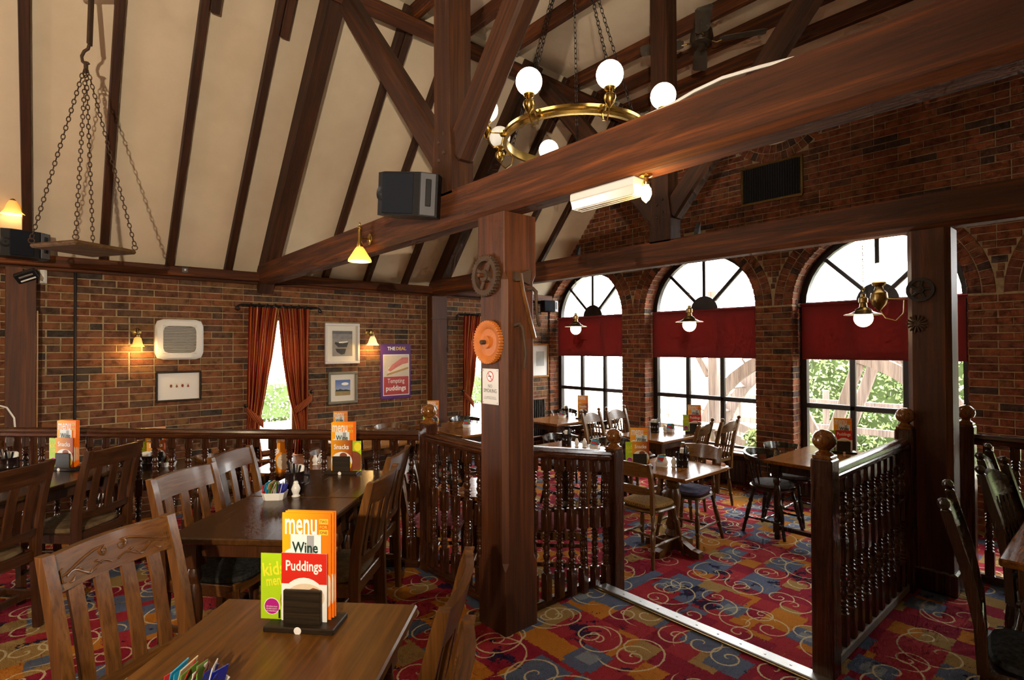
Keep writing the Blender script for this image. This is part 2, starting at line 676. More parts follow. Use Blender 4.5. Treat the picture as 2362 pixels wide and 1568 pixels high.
t = NT('striped_curtain')
_g = t.N('TexCoord')
_uv = t.N('SeparateXYZ')
t.L(_g.outputs['UV'], _uv.inputs[0])
_s = t.math('FRACT', t.math('MULTIPLY', _uv.outputs[0], 4.0))
_c = t.ramp(_s, [(0, (.20, .012, .010)), (.14, (.46, .13, .022)), (.20, (.30, .035, .014)), (.36, (.60, .38, .15)), (.42, (.38, .06, .016)), (.56, (.11, .008, .014)), (.70, (.50, .20, .04)), (.77, (.30, .028, .014)), (.93, (.55, .30, .10))], 'CONSTANT')
CURTAIN = t.base(_c, .85, 0, .1)
_tl = t.N('BsdfTranslucent')
t.L(_c, _tl.inputs[0])
_mx = t.N('MixShader')
_mx.inputs[0].default_value = .3
t.L(t.b.outputs[0], _mx.inputs[1])
t.L(_tl.outputs[0], _mx.inputs[2])
t.L(_mx.outputs[0], t.out.inputs[0])


def fabric(name, c1, c2, scale=60):
    t = NT(name)
    v = t.noise(t.coord(), scale, 4, .7)
    col = t.ramp(v, [(.38, c1), (.62, c2)])
    t.base(col, .95, 0, .1)
    t.bump(v, .3, .003)
    return t.m


def dots(name, c1, c2, scale=26):
    t = NT(name)
    n = t.N('TexVoronoi')
    n.inputs['Scale'].default_value = scale
    n.inputs['Randomness'].default_value = .25
    t.L(t.coord(), n.inputs['Vector'])
    t.base(t.ramp(n.outputs['Distance'], [(.36, c2), (.42, c1)]), .95, 0, .1)
    return t.m


def plaid(name, base, l1, l2):
    t = NT(name)
    s = t.N('SeparateXYZ')
    t.L(t.coord(), s.inputs[0])
    a = t.math('LESS_THAN', t.math('FRACT', t.math('MULTIPLY', s.outputs[0], 16)), .22)
    b = t.math('LESS_THAN', t.math('FRACT', t.math('MULTIPLY', s.outputs[1], 16)), .22)
    return t.base(t.mix(t.math('MULTIPLY', b, .6), t.mix(t.math('MULTIPLY', a, .7), (*base, 1), (*l1, 1)), (*l2, 1)), .95, 0, .1)


SUEDE = fabric('brown_suede', (.085, .05, .024), (.165, .11, .058), 14)
BLACKF = fabric('black_patterned_fabric', (.006, .006, .007), (.028, .027, .024), 55)
GOLDF = dots('gold_dotted_fabric', (.33, .19, .055), (.17, .08, .025), 44)
PINKF = dots('maroon_dotted_fabric', (.20, .045, .06), (.34, .17, .19), 24)
BLUEF = plaid('blue_plaid_fabric', (.10, .11, .17), (.15, .06, .08), (.06, .07, .13))
GREYF = fabric('grey_fabric', (.075, .07, .07), (.13, .12, .12), 40)
TERRA = fabric('terracotta_fabric', (.26, .09, .035), (.34, .14, .06), 40)

# ------------------------------------------------------------------ the setting: floors
YA, XB, YC, XD = 7.05, 6.95, -1.2, -5.0       # long wall, window wall, right wall, back wall


def structure(o):
    o['kind'] = 'structure'
    return o


g = G()
up_poly = [(XD, YC), (4.87, YC), (4.87, 1.08), (2.88, 1.08), (2.88, 2.43), (2.125, 2.43), (2.125, 3.49), (-1.435, YA), (XD, YA)]
g.prism(up_poly, LOW - .05, 0.0)
structure(g.obj('floor', CARPET, smooth=0))
g = G()
g.prism([(-2.2, YC), (XB + .01, YC), (XB + .01, YA + .01), (-2.2, YA + .01)], LOW - .12, LOW)
structure(g.obj('floor_lower', CARPET, smooth=0))

# ------------------------------------------------------------------ bricks
CAMV = [np.array(list(v)) for v in (_r, _u, _f)]


def px_area(c, nrm, w, h):
    q = np.array(c) - np.array([0, 0, EYE])
    z = q @ CAMV[2]
    if z < .3:
        return 0
    x, y = 1249 * (q @ CAMV[0]) / z, 1249 * (q @ CAMV[1]) / z
    if abs(x) > 1190 or abs(y) > 795:
        return 0
    cosv = abs(q @ np.array(nrm)) / np.linalg.norm(q)
    return w * h * 1249 ** 2 / z ** 2 * cosv


_bm = {}


def brick_mesh(w, h=.065, d=.03, taper=0.0):
    key = (round(w, 2), round(h, 3), taper)
    if key in _bm:
        return _bm[key]
    w = key[0]
    e = .004
    W0, W1 = w / 2 - taper, w / 2 + taper
    fr = [(-W0 + e, 0, -h / 2 + e), (W0 - e, 0, -h / 2 + e), (W1 - e, 0, h / 2 - e), (-W1 + e, 0, h / 2 - e)]
    mid = [(-W0, e, -h / 2), (W0, e, -h / 2), (W1, e, h / 2), (-W1, e, h / 2)]
    bk = [(x, d, z) for x, _, z in mid]
    vs = fr + mid + bk
    fs = [(0, 1, 2, 3)]
    for i in range(4):
        j = (i + 1) % 4
        fs += [(i + 4, j + 4, j, i), (i + 8, j + 8, j + 4, i + 4)]
    _bm[key] = (vs, fs, {})
    return _bm[key]


def finish_bricks(pieces, parent, mat, most=300):
    """pieces: (mesh key data, matrix, picture area). The largest become bricks of their own, the rest one joined part"""
    pieces.sort(key=lambda p: -p[2])
    rest = G()
    for i, (bm_, M, a) in enumerate(pieces):
        vs, fs, cache = bm_
        if i < most and a > 60:
            if mat.name not in cache:
                gg = G()
                gg.v, gg.f = list(vs), list(fs)
                me = gg.mesh('brick', 0, False)
                me.materials.append(mat)
                cache[mat.name] = me
            o = mobj('brick', cache[mat.name], parent)
            o.matrix_local = M
        else:
            rest.add(vs, fs, M)
    if rest.v:
        o = rest.obj('brickwork', mat, parent, smooth=0, fix=False)
        o['kind'] = 'stuff'


def courses(z0, z1):
    k = math.ceil((z0 - LOW) / .075 - 1e-6)
    while LOW + (k + 1) * .075 <= z1 + .02:
        yield k, LOW + k * .075 + .0375
        k += 1


def lay(s0, s1, k):
    """brick spans of one course between s0 and s1 (running bond with a few headers)"""
    rnd = random.Random(k * 977 + 13)
    out = []
    s = s0 - .225 + (.1125 if k % 2 else 0) - (s0 % .225)
    while s < s1:
        L = .225
        if rnd.random() < .10:
            L = .1125
        a, b = max(s, s0), min(s + L, s1)
        if b - a > .045:
            out.append((a + .005, b - .005))
        s += L
    return out


def wall_pieces(to_world, rotz, nrm, z0, z1, spans):
    ps = []
    Rz = Matrix.Rotation(rotz, 4, 'Z')
    for k, zc in courses(z0, z1):
        for a, b in spans(zc):
            for x0, x1 in lay(a, b, k):
                w = round(x1 - x0, 2)
                j = random.uniform(-.0022, .0022)
                c = to_world((x0 + x1) / 2, zc, j)
                ps.append((brick_mesh(w), Matrix.Translation(c) @ Rz, px_area(c, nrm, w, .065)))
    return ps


def cut(spans, a, b):
    out = []
    for s, e in spans:
        if b <= s or a >= e:
            out.append((s, e))
        else:
            if a - s > .04:
                out.append((s, a))
            if e - b > .04:
                out.append((b, e))
    return out


from mathutils.geometry import tessellate_polygon


def slab(outer, holes, to3, t0, t1, name, mat):
    """flat wall with holes: outer/holes are 2d loops, to3(s, z, depth)"""
    loops = [outer] + holes
    flat = [p for l in loops for p in l]
    tris = tessellate_polygon([[Vector((x, y, 0)) for x, y in l] for l in loops])
    gg = G()
    n = len(flat)
    vs = [to3(x, y, t0) for x, y in flat] + [to3(x, y, t1) for x, y in flat]
    fs = [tuple(t) for t in tris] + [tuple(i + n for i in reversed(t)) for t in tris]
    o = 0
    for l in loops:
        m = len(l)
        fs += [(o + i, o + (i + 1) % m, n + o + (i + 1) % m, n + o + i) for i in range(m)]
        o += m
    gg.add(vs, fs)
    return gg.obj(name, mat, smooth=0)


ROOF = lambda y: 2.55 + (YA - y) * 1.18 if y > 2.96 else 2.55 + (y + 1.13) * 1.18
ZC = 5.13

# --- long wall (left)
WA = [(1.90, 2.46, .28, 2.02), (5.10, 5.66, .28, 2.04)]
outer = [(-3.0, LOW - .1), (XB + .3, LOW - .1), (XB + .3, 2.75), (-3.0, 2.75)]
wall_a = structure(slab(outer, [[(a, c), (a, d), (b, d), (b, c)] for a, b, c, d in WA], lambda s, z, t: (s, YA + .006 + t, z), 0, .3, 'wall_left', MORTAR))


def spans_a(z):
    sp = [(-.6, XB)]
    for a, b, c, d in WA:
        if c - .03 < z < d + .03:
            sp = cut(sp, a, b)
    return cut(sp, 4.37, 4.64)


finish_bricks(wall_pieces(lambda s, z, j: (s, YA + j, z), 0, (0, 1, 0), LOW, 2.47, spans_a), wall_a, BRICK)

# --- window wall (far right)
WB = [(6.21, .82), (4.11, .86), (1.96, .84), (-.20, .84)]
ZSP, ZSILL = 2.12, .20
OC = (2.95, 4.60, .45, .665)


def arch_loop(c, r):
    return [(-c - r, ZSILL)] + [(-c - r * math.cos(a), ZSP + r * math.sin(a)) for a in np.linspace(0, pi, 25)] + [(-c + r, ZSILL)]


outer = [(-YA - .3, LOW - .1), (-YC, LOW - .1), (-YC, 2.45), (-1.05, ZC + .05), (-4.95, ZC + .05), (-YA - .3, 2.2)]
wall_b = structure(slab(outer, [arch_loop(c, r) for c, r in WB], lambda s, z, t: (XB + .006 + t, -s, z), 0, .36, 'wall_window', MORTAR))


def spans_b(z):
    lo, hi = YC, YA
    if z > 2.5:
        lo, hi = max(lo, (z - 2.55) / 1.18 - 1.13), min(hi, YA - (z - 2.55) / 1.18)
    sp = [(-hi, -lo)]
    for c, r in WB:
        if z < ZSILL:
            continue
        if z < ZSP:
            sp = cut(sp, -c - r, -c + r)
        elif z < ZSP + r + .225:
            w = math.sqrt(max(0, (r + .225) ** 2 - (z - ZSP) ** 2))
            sp = cut(sp, -c - w, -c + w)
    dz = abs(z - OC[1])
    if dz < OC[3]:
        w = math.sqrt(OC[3] ** 2 - dz ** 2)
        sp = cut(sp, -OC[0] - w, -OC[0] + w)
    return sp


pc = wall_pieces(lambda s, z, j: (XB + j, -s, z), -pi / 2, (1, 0, 0), LOW, ZC, spans_b)
RzB = Matrix.Rotation(-pi / 2, 4, 'Z')


def ring(cy, cz, r0, a0, a1, clip_others=None):
    n = max(4, int(round((a1 - a0) * (r0 + .05) / .076)))
    da = (a1 - a0) / n
    tw = (da * (r0 + .052) - .009)
    for i in range(n):
        a = a0 + (i + .5) * da
        rr = r0 + .052
        y, z = cy + rr * math.cos(a), cz + rr * math.sin(a)
        if clip_others and any(abs(cy - o) > .1 and (cy - o) * (y - (cy + o) / 2) < 0 for o in clip_others):
            continue
        c = (XB + random.uniform(-.002, .002), y, z)
        rad = Vector((0, math.cos(a), math.sin(a)))
        nrm = Vector((1, 0, 0))
        xx = nrm.cross(rad)
        M = Matrix(((xx.x, nrm.x, rad.x, c[0]), (xx.y, nrm.y, rad.y, c[1]), (xx.z, nrm.z, rad.z, c[2]), (0, 0, 0, 1)))
        pc.append((brick_mesh(tw, .1, taper=.003), M, px_area(c, (1, 0, 0), tw, .1)))


cs = [c for c, r in WB]
for c, r in WB:
    ring(c, ZSP, r, 0, pi)
    ring(c, ZSP, r + .109, 0, pi, cs)
    # jamb and soffit bricks in the reveal
    path = [(c + r, z, 0.0) for k, z in courses(ZSILL, ZSP)]
    n = int(pi * r / .075)
    path += [(c + r * math.cos(pi * (i + .5) / n), ZSP + r * math.sin(pi * (i + .5) / n), pi * (i + .5) / n) for i in range(n)]
    path += [(c - r, z, pi) for k, z in courses(ZSILL, ZSP)]
    for i, (y, z, a) in enumerate(path):
        rad = Vector((0, math.cos(a), math.sin(a)))
        tan = Vector((0, -math.sin(a), math.cos(a)))
        for x0, x1 in (((.004, .105), (.115, .255)) if i % 2 else ((.004, .215), (.225, .255))):
            cc = (XB + (x0 + x1) / 2, y, z)
            M = Matrix(((1, rad.x, tan.x, cc[0]), (0, rad.y, tan.y, cc[1]), (0, rad.z, tan.z, cc[2]), (0, 0, 0, 1)))
            vis = 0 if a > pi / 2 else px_area(cc, rad, x1 - x0, .065)
            M = M @ Matrix.Translation((0, -.008, 0))
            pc.append((brick_mesh(x1 - x0), M, vis))
ring(OC[0], OC[1], OC[2], 0, 2 * pi)
ring(OC[0], OC[1], OC[2] + .109, 0, 2 * pi)
finish_bricks(pc, wall_b, BRICK2)
g = G()
g.lathe([(1e-4, 0), (OC[2], 0), (OC[2], .01), (1e-4, .012)], 40, None, (XB + .004, OC[0], OC[1]), (-1, 0, 0))
g.obj('plaster_disc', PLASTER, wall_b)

# --- walls that close the room behind the camera
g = G().box(((XD + XB) / 2, YC - .1, 2.4), (XB - XD, .2, 5.6))
structure(g.obj('wall_right', MORTAR, smooth=0))
g = G().box((XD - .1, 2.9, 2.4), (.2, 8.6, 5.6))
structure(g.obj('wall_back', MORTAR, smooth=0))

# ------------------------------------------------------------------ ceiling: two slopes and a flat collar ceiling, rafters, joists, purlins
yl, yr = YA - (ZC - 2.55) / 1.18, -1.13 + (ZC - 2.55) / 1.18
g = G()
sec = [(YA + .25, 2.55 - .25 * 1.18), (yl, ZC), (yr, ZC), (-1.4, 2.55 - .27 * 1.18)]
sec2 = [(y, z + .15) for y, z in sec]
g.loft([[(x, y, z) for y, z in sec + sec2[::-1]] for x in (XD, XB + .3)])
ceil = structure(g.obj('ceiling', PLASTER, smooth=0))
sl = Vector((0, -1, 1.18)).normalized()
nl = Vector((0, -1.18, -1)).normalized()
slr = Vector((0, 1, 1.18)).normalized()
nr = Vector((0, 1.18, -1)).normalized()
raf = [-.14 + .585 * i for i in range(-3, 12)]


def slope_bar(gg, x, w, dep, z0, z1, side=1, off=0.0):
    y0 = YA - (z0 - 2.55) / 1.18 if side > 0 else -1.13 + (z0 - 2.55) / 1.18
    y1 = YA - (z1 - 2.55) / 1.18 if side > 0 else -1.13 + (z1 - 2.55) / 1.18
    n = nl if side > 0 else nr
    gg.bar(Vector((x, y0, z0)) + n * (dep / 2 + off), Vector((x, y1, z1)) + n * (dep / 2 + off), w, dep, .006, up=-n)


for x in raf:
    if min(abs(x - 2.08), abs(x - 4.53), abs(x + .37)) < .16 or x > XB - .05:
        continue
    g = G()
    slope_bar(g, x, .07, .085, 2.36, ZC)
    g.obj('rafter', RAFT, ceil)
    g = G()
    slope_bar(g, x + .073, .075, .11, 4.60, 5.06)
    g.obj('rafter_splice', RAFT, ceil)
    g = G()
    slope_bar(g, x, .07, .085, 2.36, ZC, -1)
    g.obj('rafter', RAFT, ceil)
    g = G().box((x + .07, (yl + yr) / 2, ZC - .075), (.075, yl - yr, .16), .006)
    g.obj('collar_joist', BEAM['Y'], ceil)
for y, n in ((yl + .09, nl), (yr - .09, nr)):
    g = G()
    g.bar(Vector((XD, y, ROOF(y))) + n * .16, Vector((XB, y, ROOF(y))) + n * .16, .15, .19, .01, up=-n)
    g.obj('purlin', BEAM['X'], ceil)
g = G().box(((XD + XB) / 2, YA - .05, 2.475), (XB - XD, .12, .11), .01)
g.obj('wall_plate', BEAM['X'], ceil)
g = G().box(((XD + XB) / 2, YA - .012, 2.405), (XB - XD, .05, .035), .006)
g.obj('plate_moulding', BEAM['X'], ceil)


def chamfer_beam(gg, x0, x1, y0, y1, z0, z1, c):
    sec = [(x0, z1), (x0, z0 + c), (x0 + c, z0), (x1 - c, z0), (x1, z0 + c), (x1, z1)]
    gg.loft([[(x, y, z) for x, z in sec] for y in np.linspace(y0, y1, 12)])


def truss(x0, label, right_brace=True):
    T = thing('roof_truss', label, 'roof truss', (x0, 2.96, 2.36))
    o = Matrix.Translation((-x0, -2.96, -2.36))
    g = G()
    chamfer_beam(g, x0, x0 + .17, YC + .02, YA - .01, 2.385, 2.615, .03)
    g.v = [tuple(o @ Vector(p)) for p in g.v]
    g.obj('tie_beam', BEAM['Y'], T, smooth=20)
    xm = x0 + .085
    g = G()
    prof = [(.115, 2.60), (.115, 2.86), (.09, 3.02), (.09, ZC)]
    g.loft([[(xm + sx * .085, 2.96 + sy * w, z) for sx, sy in ((-1, -1), (1, -1), (1, 1), (-1, 1))] for w, z in prof], M=o)
    g.obj('king_post', BEAM_D, T, smooth=20)
    for sd in (1, -1):
        g = G()
        slope_bar(g, xm, .165, .22, 2.42, ZC, sd)
        g.v = [tuple(o @ Vector(p)) for p in g.v]
        g.obj('principal_rafter', BEAM_L if sd > 0 else BEAM_R, T)
        if sd < 0 and not right_brace:
            continue
        g = G()
        g.bar((xm, 2.96 + sd * .07, 2.86), (xm, 2.96 + sd * 1.62, 4.68), .13, .19, .02, M=o)
        g.obj('brace', BEAM_R if sd > 0 else BEAM_L, T)
    for dy, dz in ((-.03, 3.0), (.03, 2.96), (-.03, 2.88), (.03, 2.84)):
        G().lathe([(1e-4, .012), (.011, .01), (.013, 0)], 8, o, (xm - .085, 2.96 + dy, dz), (-1, 0, 0)).obj('bolt', RUST, T)
    return T


t1 = truss(1.95, 'nearer oak roof truss carrying the black loudspeaker and the white emergency light')
t2 = truss(4.40, 'farther oak roof truss above the window bays with the hanging lamps')


# ------------------------------------------------------------------ timber posts
def cham_post(gg, w, d, zs, M=None):
    """zs: list of (z, chamfer)"""
    loops = []
    for z, c in zs:
        c = max(c, .002)
        loops.append([(-w / 2 + c, -d / 2, z), (w / 2 - c, -d / 2, z), (w / 2, -d / 2 + c, z), (w / 2, d / 2 - c, z), (w / 2 - c, d / 2, z), (-w / 2 + c, d / 2, z), (-w / 2, d / 2 - c, z), (-w / 2, -d / 2 + c, z)])
    gg.loft(loops, M=M)
    return gg


P = thing('timber_post', 'massive chamfered oak post hung with gear wheels, axe and no smoking sign', 'post', (2.07, 2.45, 0))
cham_post(G(), .245, .245, [(0, .004), (.36, .004), (.40, .028), (2.0, .028), (2.04, .004), (2.384, .004)]).obj('shaft', POSTW, P, smooth=20)
P = thing('timber_post', 'dark oak post beside the right hand windows under the farther truss', 'post', (4.53, .915, 0))
cham_post(G(), .235, .235, [(0, .004), (.36, .004), (.40, .03), (2.384, .03)]).obj('shaft', POSTW, P, smooth=20)
G().box((0, 0, .075), (.27, .27, .15), .012).obj('skirting', TURN, P)
P = thing('timber_post', 'flat oak post set in the long brick wall between its two curtained windows', 'post', (4.505, 6.975, LOW))
cham_post(G(), .27, .14, [(0, .004), (2.6, .004)]).obj('shaft', POSTW, P, smooth=20)
P = thing('timber_post', 'pale oak post at the far left end of the long brick wall', 'post', (-.18, 6.93, LOW))
cham_post(G(), .215, .22, [(0, .004), (2.6, .004)]).obj('shaft', POSTW, P, smooth=20)
G().box((.118, -.09, 1.1), (.012, .02, 2.2), .002).obj('door_stop', GOLDW, P)

# ------------------------------------------------------------------ windows of the window wall
XF = 7.215


def frame_bar(a, b, w, d, name, par):
    return G().bar(a, b, w, d, .008, up=(1, 0, 0)).obj(name, FRAME, par)


_pm = {}


def rect_pane(w, h):
    k = (round(w, 3), round(h, 3))
    if k not in _pm:
        me = G().box((0, 0, 0), (.006, w, h)).mesh('pane', 0)
        me.materials.append(GLASS)
        _pm[k] = me
    return _pm[k]


for i, (c, r) in enumerate(WB):
    Wn = bpy.data.objects.new('window_%d' % (i + 1), None)
    COL.objects.link(Wn)
    Wn.location = (XF, c, ZSILL)
    structure(Wn)
    zo = -ZSILL
    ri = r - .055
    g = G()
    pts = [(0, r - .03, 0)] + [(0, (r - .03) * math.cos(a), ZSP + zo + (r - .03) * math.sin(a)) for a in np.linspace(0, pi, 21)] + [(0, -r + .03, 0)]
    loops = []
    for k2, p in enumerate(pts):
        y, z = p[1], p[2]
        n_ = Vector((0, math.copysign(1, y), 0)) if z < ZSP + zo else Vector((0, y, z - ZSP - zo)).normalized()
        loops.append([(x, y + n_.y * e, z + n_.z * e) for x, e in ((-.04, -.05), (.04, -.05), (.035, .03), (-.035, .03))])
    g.loft(loops)
    g.obj('frame', FRAME, Wn, smooth=20)
    cols = [-ri, -ri / 3, ri / 3, ri]
    rows = [.03, .874 + zo, 1.50 + zo, ZSP + zo]
    frame_bar((0, -ri, .015), (0, ri, .015), .06, .07, 'bottom_rail', Wn)
    for z in rows[1:]:
        frame_bar((0, -ri, z), (0, ri, z), .062, .06, 'transom', Wn)
    for y in cols[1:3]:
        frame_bar((0, y, 0), (0, y, ZSP + zo), .06, .06, 'mullion', Wn)
    for a in (pi / 4, pi / 2, 3 * pi / 4):
        frame_bar((0, .2 * math.cos(a), ZSP + zo + .2 * math.sin(a)), (0, ri * math.cos(a), ZSP + zo + ri * math.sin(a)), .048, .055, 'spoke', Wn)
    g = G()
    hub = [(.215 * math.cos(a), .215 * math.sin(a)) for a in np.linspace(0, pi, 13)]
    g.add([(x, y, ZSP + zo + z) for x in (-.025, .025) for y, z in hub], [tuple(range(13)), tuple(range(25, 12, -1))] + [(k2, (k2 + 1) % 13, 13 + (k2 + 1) % 13, 13 + k2) for k2 in range(13)])
    g.obj('hub', FRAME, Wn, smooth=20)
    for a in range(3):
        for b in range(3):
            mobj('pane', rect_pane(cols[1] - cols[0] - .01, rows[b + 1] - rows[b]), Wn, (0.012, (cols[a] + cols[a + 1]) / 2, (rows[b] + rows[b + 1]) / 2))
    for k2 in range(4):
        g = G()
        aa = np.linspace(k2 * pi / 4, (k2 + 1) * pi / 4, 7)
        pl = [(.2 * math.cos(a), .2 * math.sin(a)) for a in aa] + [(ri * math.cos(a), ri * math.sin(a)) for a in aa[::-1]]
        nn = len(pl)
        g.add([(x, y, ZSP + zo + z) for x in (.009, .015) for y, z in pl], [tuple(range(nn)), tuple(range(2 * nn - 1, nn - 1, -1))])
        g.obj('pane', GLASS, Wn, smooth=0)
    g = G().box((-.19, 0, .0), (.42, 2 * r + .06, .04), .01)
    g.obj('window_sill', SILL, Wn)

bl_lab = ['maroon roller blind on the leftmost arched window, nearest the room corner', 'maroon roller blind on the arched window between the two brick piers', 'maroon roller blind on the arched window partly behind the dark oak post', 'maroon roller blind on the last arched window at far right']
for i, (c, r) in enumerate(WB):
    B = thing('roller_blind', bl_lab[i], 'blind', (XF - .075, c, 2.12), group='maroon roller blinds on the arched windows')
    G().box((0, 0, -.335), (.006, 2 * r - .09, .66)).obj('cloth', BLIND, B)
    G().tube([(0, -r + .03, 0), (0, r - .03, 0)], .02, 10).obj('roller', BLIND, B)
    G().tube([(0, r - .03, 0), (0, r - .005, 0)], .024, 10).obj('end_bracket', WHITE, B)
    G().box((0, 0, -.667), (.012, 2 * r - .09, .014), .003).obj('bottom_bar', BLIND, B)

# ------------------------------------------------------------------ windows of the long wall
for i, (a, b, c, d) in enumerate(WA):
    Wn = bpy.data.objects.new('window_%d' % (i + 5), None)
    COL.objects.link(Wn)
    Wn.location = ((a + b) / 2, YA + .12, c)
    structure(Wn)
    w, h = b - a, d - c
    for x in (-w / 2 + .03, w / 2 - .03):
        G().box((x, 0, h / 2), (.06, .09, h), .01).obj('jamb', SILL, Wn)
    for z in (.03, h - .03):
        G().box((0, 0, z), (w, .09, .06), .01).obj('rail', SILL, Wn)
    mobj('pane', G().box((0, 0, h / 2), (w - .1, .006, h - .1)).mesh('pane', 0), Wn).data.materials.append(GLASS)
    G().box((0, -.13, -.02), (w + .14, .34, .04), .01).obj('window_sill', SILL, Wn)


def curtain(name, x_out, inner, ztop, zbot, par, folds, flip):
    """pleated sheet: outer edge fixed, inner edge follows inner(z)"""
    nu, nv = 60, 44
    vs, uv = [], []
    for j in range(nv + 1):
        z = ztop + (zbot - ztop) * j / nv
        xi = inner(z)
        for i in range(nu + 1):
            u = i / nu
            xo = x_out(z)
            x = xo + (xi - xo) * u
            amp = .020 + .012 * math.sin(7 * z)
            y = YA - .085 - amp * math.sin(u * folds * 2 * pi + .6 * math.sin(3 * z)) - .012 * math.sin(u * 23 + z)
            vs.append((x, y, z))
            uv.append((u * (1.0 if not flip else 1.07) + .03 * flip, j / nv))
    fs = [(j * (nu + 1) + i, j * (nu + 1) + i + 1, (j + 1) * (nu + 1) + i + 1, (j + 1) * (nu + 1) + i) for j in range(nv) for i in range(nu)]
    me = bpy.data.meshes.new(name)
    me.from_pydata(vs, [], fs)
    l = me.uv_layers.new(name='UVMap')
    vi = np.empty(len(me.loops), int)
    me.loops.foreach_get('vertex_index', vi)
    l.data.foreach_set('uv', np.array(uv)[vi].ravel())
    me.polygons.foreach_set('use_smooth', [True] * len(me.polygons))
    me.materials.append(CURTAIN)
    o = mobj(name, me, par)
    so = o.modifiers.new('thick', 'SOLIDIFY')
    so.thickness = .006
    return o


def lerp_curve(pts):
    pts = sorted(pts)
    return lambda z: float(np.interp(z, [p[0] for p in pts], [p[1] for p in pts]))


def uvify(o, ku):
    me = o.data
    l = me.uv_layers.new(name='UVMap')
    for lp in me.loops:
        v = me.vertices[lp.vertex_index].co
        l.data[lp.index].uv = (ku(v), 0)


for x0, where in ((0.0, 'window beside the boat photograph'), (3.15, 'window behind the massive post')):
    C1 = thing('curtain', 'left red and gold striped curtain of the ' + where, 'curtain', (0, 0, 0), group='striped curtains of the long wall')
    a = curtain('drape', lerp_curve([(2.1, x0 + 1.84), (.8, x0 + 1.82), (.0, x0 + 1.80)]), lerp_curve([(2.1, x0 + 2.20), (1.98, x0 + 2.18), (1.5, x0 + 2.115), (1.0, x0 + 2.025), (.75, x0 + 1.975), (.55, x0 + 1.965), (0, x0 + 2.03)]), 2.11, .0, C1, 5, 0)
    g = G()
    g.loft([[(x0 + 1.80 + .19 * u, YA - .15 - .03 * math.sin(pi * u), .92 - .17 * u - dz) for dz in (0, .1)] for u in np.linspace(0, 1, 9)], closed=False)
    o = g.obj('tieback', CURTAIN, C1, fix=False)
    uvify(o, lambda v: (v.x + v.z * .6) * 6)
    o.modifiers.new('thick', 'SOLIDIFY').thickness = .008
    C2 = thing('curtain', 'right red and gold striped curtain of the ' + where, 'curtain', (0, 0, 0), group='striped curtains of the long wall')
    curtain('drape', lerp_curve([(2.1, x0 + 2.56), (.9, x0 + 2.54), (0, x0 + 2.53)]), lerp_curve([(2.1, x0 + 2.17), (1.98, x0 + 2.19), (1.5, x0 + 2.235), (1.0, x0 + 2.315), (.86, x0 + 2.35), (.6, x0 + 2.41), (0, x0 + 2.36)]), 2.11, .0, C2, 5, 1)
    g = G()
    g.loft([[(x0 + 2.57 - .21 * u, YA - .15 - .03 * math.sin(pi * u), 1.04 - .16 * u - dz) for dz in (0, .1)] for u in np.linspace(0, 1, 9)], closed=False)
    o = g.obj('tieback', CURTAIN, C2, fix=False)
    uvify(o, lambda v: (v.x - v.z * .6) * 6)
    o.modifiers.new('thick', 'SOLIDIFY').thickness = .008
    Rd = thing('curtain_rail', 'black iron curtain rail with scrolled ends over the ' + where, 'curtain rail', (x0 + 2.2, YA - .1, 2.13))
    G().tube([(-.45, 0, 0), (.45, 0, 0)], .014, 8).obj('rod', IRON, Rd)
    G().tube([(-.34 + .72 * k / 60, .02 * math.sin(k * .8), .02 * math.cos(k * .8)) for k in range(61)], .008, 6).obj('twist', IRON, Rd)
    for sd in (-1, 1):
        sp = [(sd * (.45 + .045 * min(1, k / 6)) + sd * .032 * math.cos(pi / 2 - k * .36) * (1 - k / 30), 0, -.035 + .036 * math.sin(pi / 2 - k * .36) * (1 - k / 30)) for k in range(24)]
        G().tube(sp, .008, 6).obj('scroll', IRON, Rd)
        G().tube([(sd * .3, 0, 0), (sd * .3, .1, 0)], .008, 6).obj('bracket', IRON, Rd)
    for sd, hx, hz in ((-1, 1.795, .93), (1, 2.575, 1.05)):
        G().ball((x0 + hx - (x0 + 2.2), -.02, hz - 2.13), .022, 10).obj('tieback_knob', IRON, Rd)

# ------------------------------------------------------------------ edge of the raised floor
N_ = thing('step_nosing', 'riveted steel nosing along the edge of the carpeted step', 'step nosing', (2.88, 1.7, 0))
G().loft([[(x, y, z) for x, z in ((-.075, 0), (-.075, .012), (-.068, .014), (.02, .006), (.028, -.002), (.028, -.05), (.02, -.05), (.02, -.006), (-.06, 0))] for y in (-.72, .70)]).obj('strip', STEEL, N_, smooth=0)
G().box((-.082, -.01, .004), (.012, 1.42, .008), .002).obj('lip', BRASSD, N_)
for k in range(11):
    G().lathe([(.007, 0), (.006, .003), (1e-4, .004)], 8, None, (-.03, -.66 + .13 * k, .0095)).obj('rivet', STEEL, N_)
E_ = thing('edge_board', 'dark timber board edging the raised floor below the short sloping rail', 'edge board', (2.53, 2.455, 0))
G().box((.02, 0, -.06), (.72, .045, .20), .006).obj('board', TURNX, E_)
E_ = thing('edge_board', 'dark timber board edging the raised floor behind the massive post', 'edge board', (2.15, 2.99, 0))
G().box((0, 0, -.07), (.045, .85, .18), .006).obj('board', TURNX, E_)

# ------------------------------------------------------------------ balustrades and newels
BH = .875


def bead(z, r, h):
    return [(r * .72, z), (r, z - h * .3), (r, z - h * .7), (r * .72, z - h)]


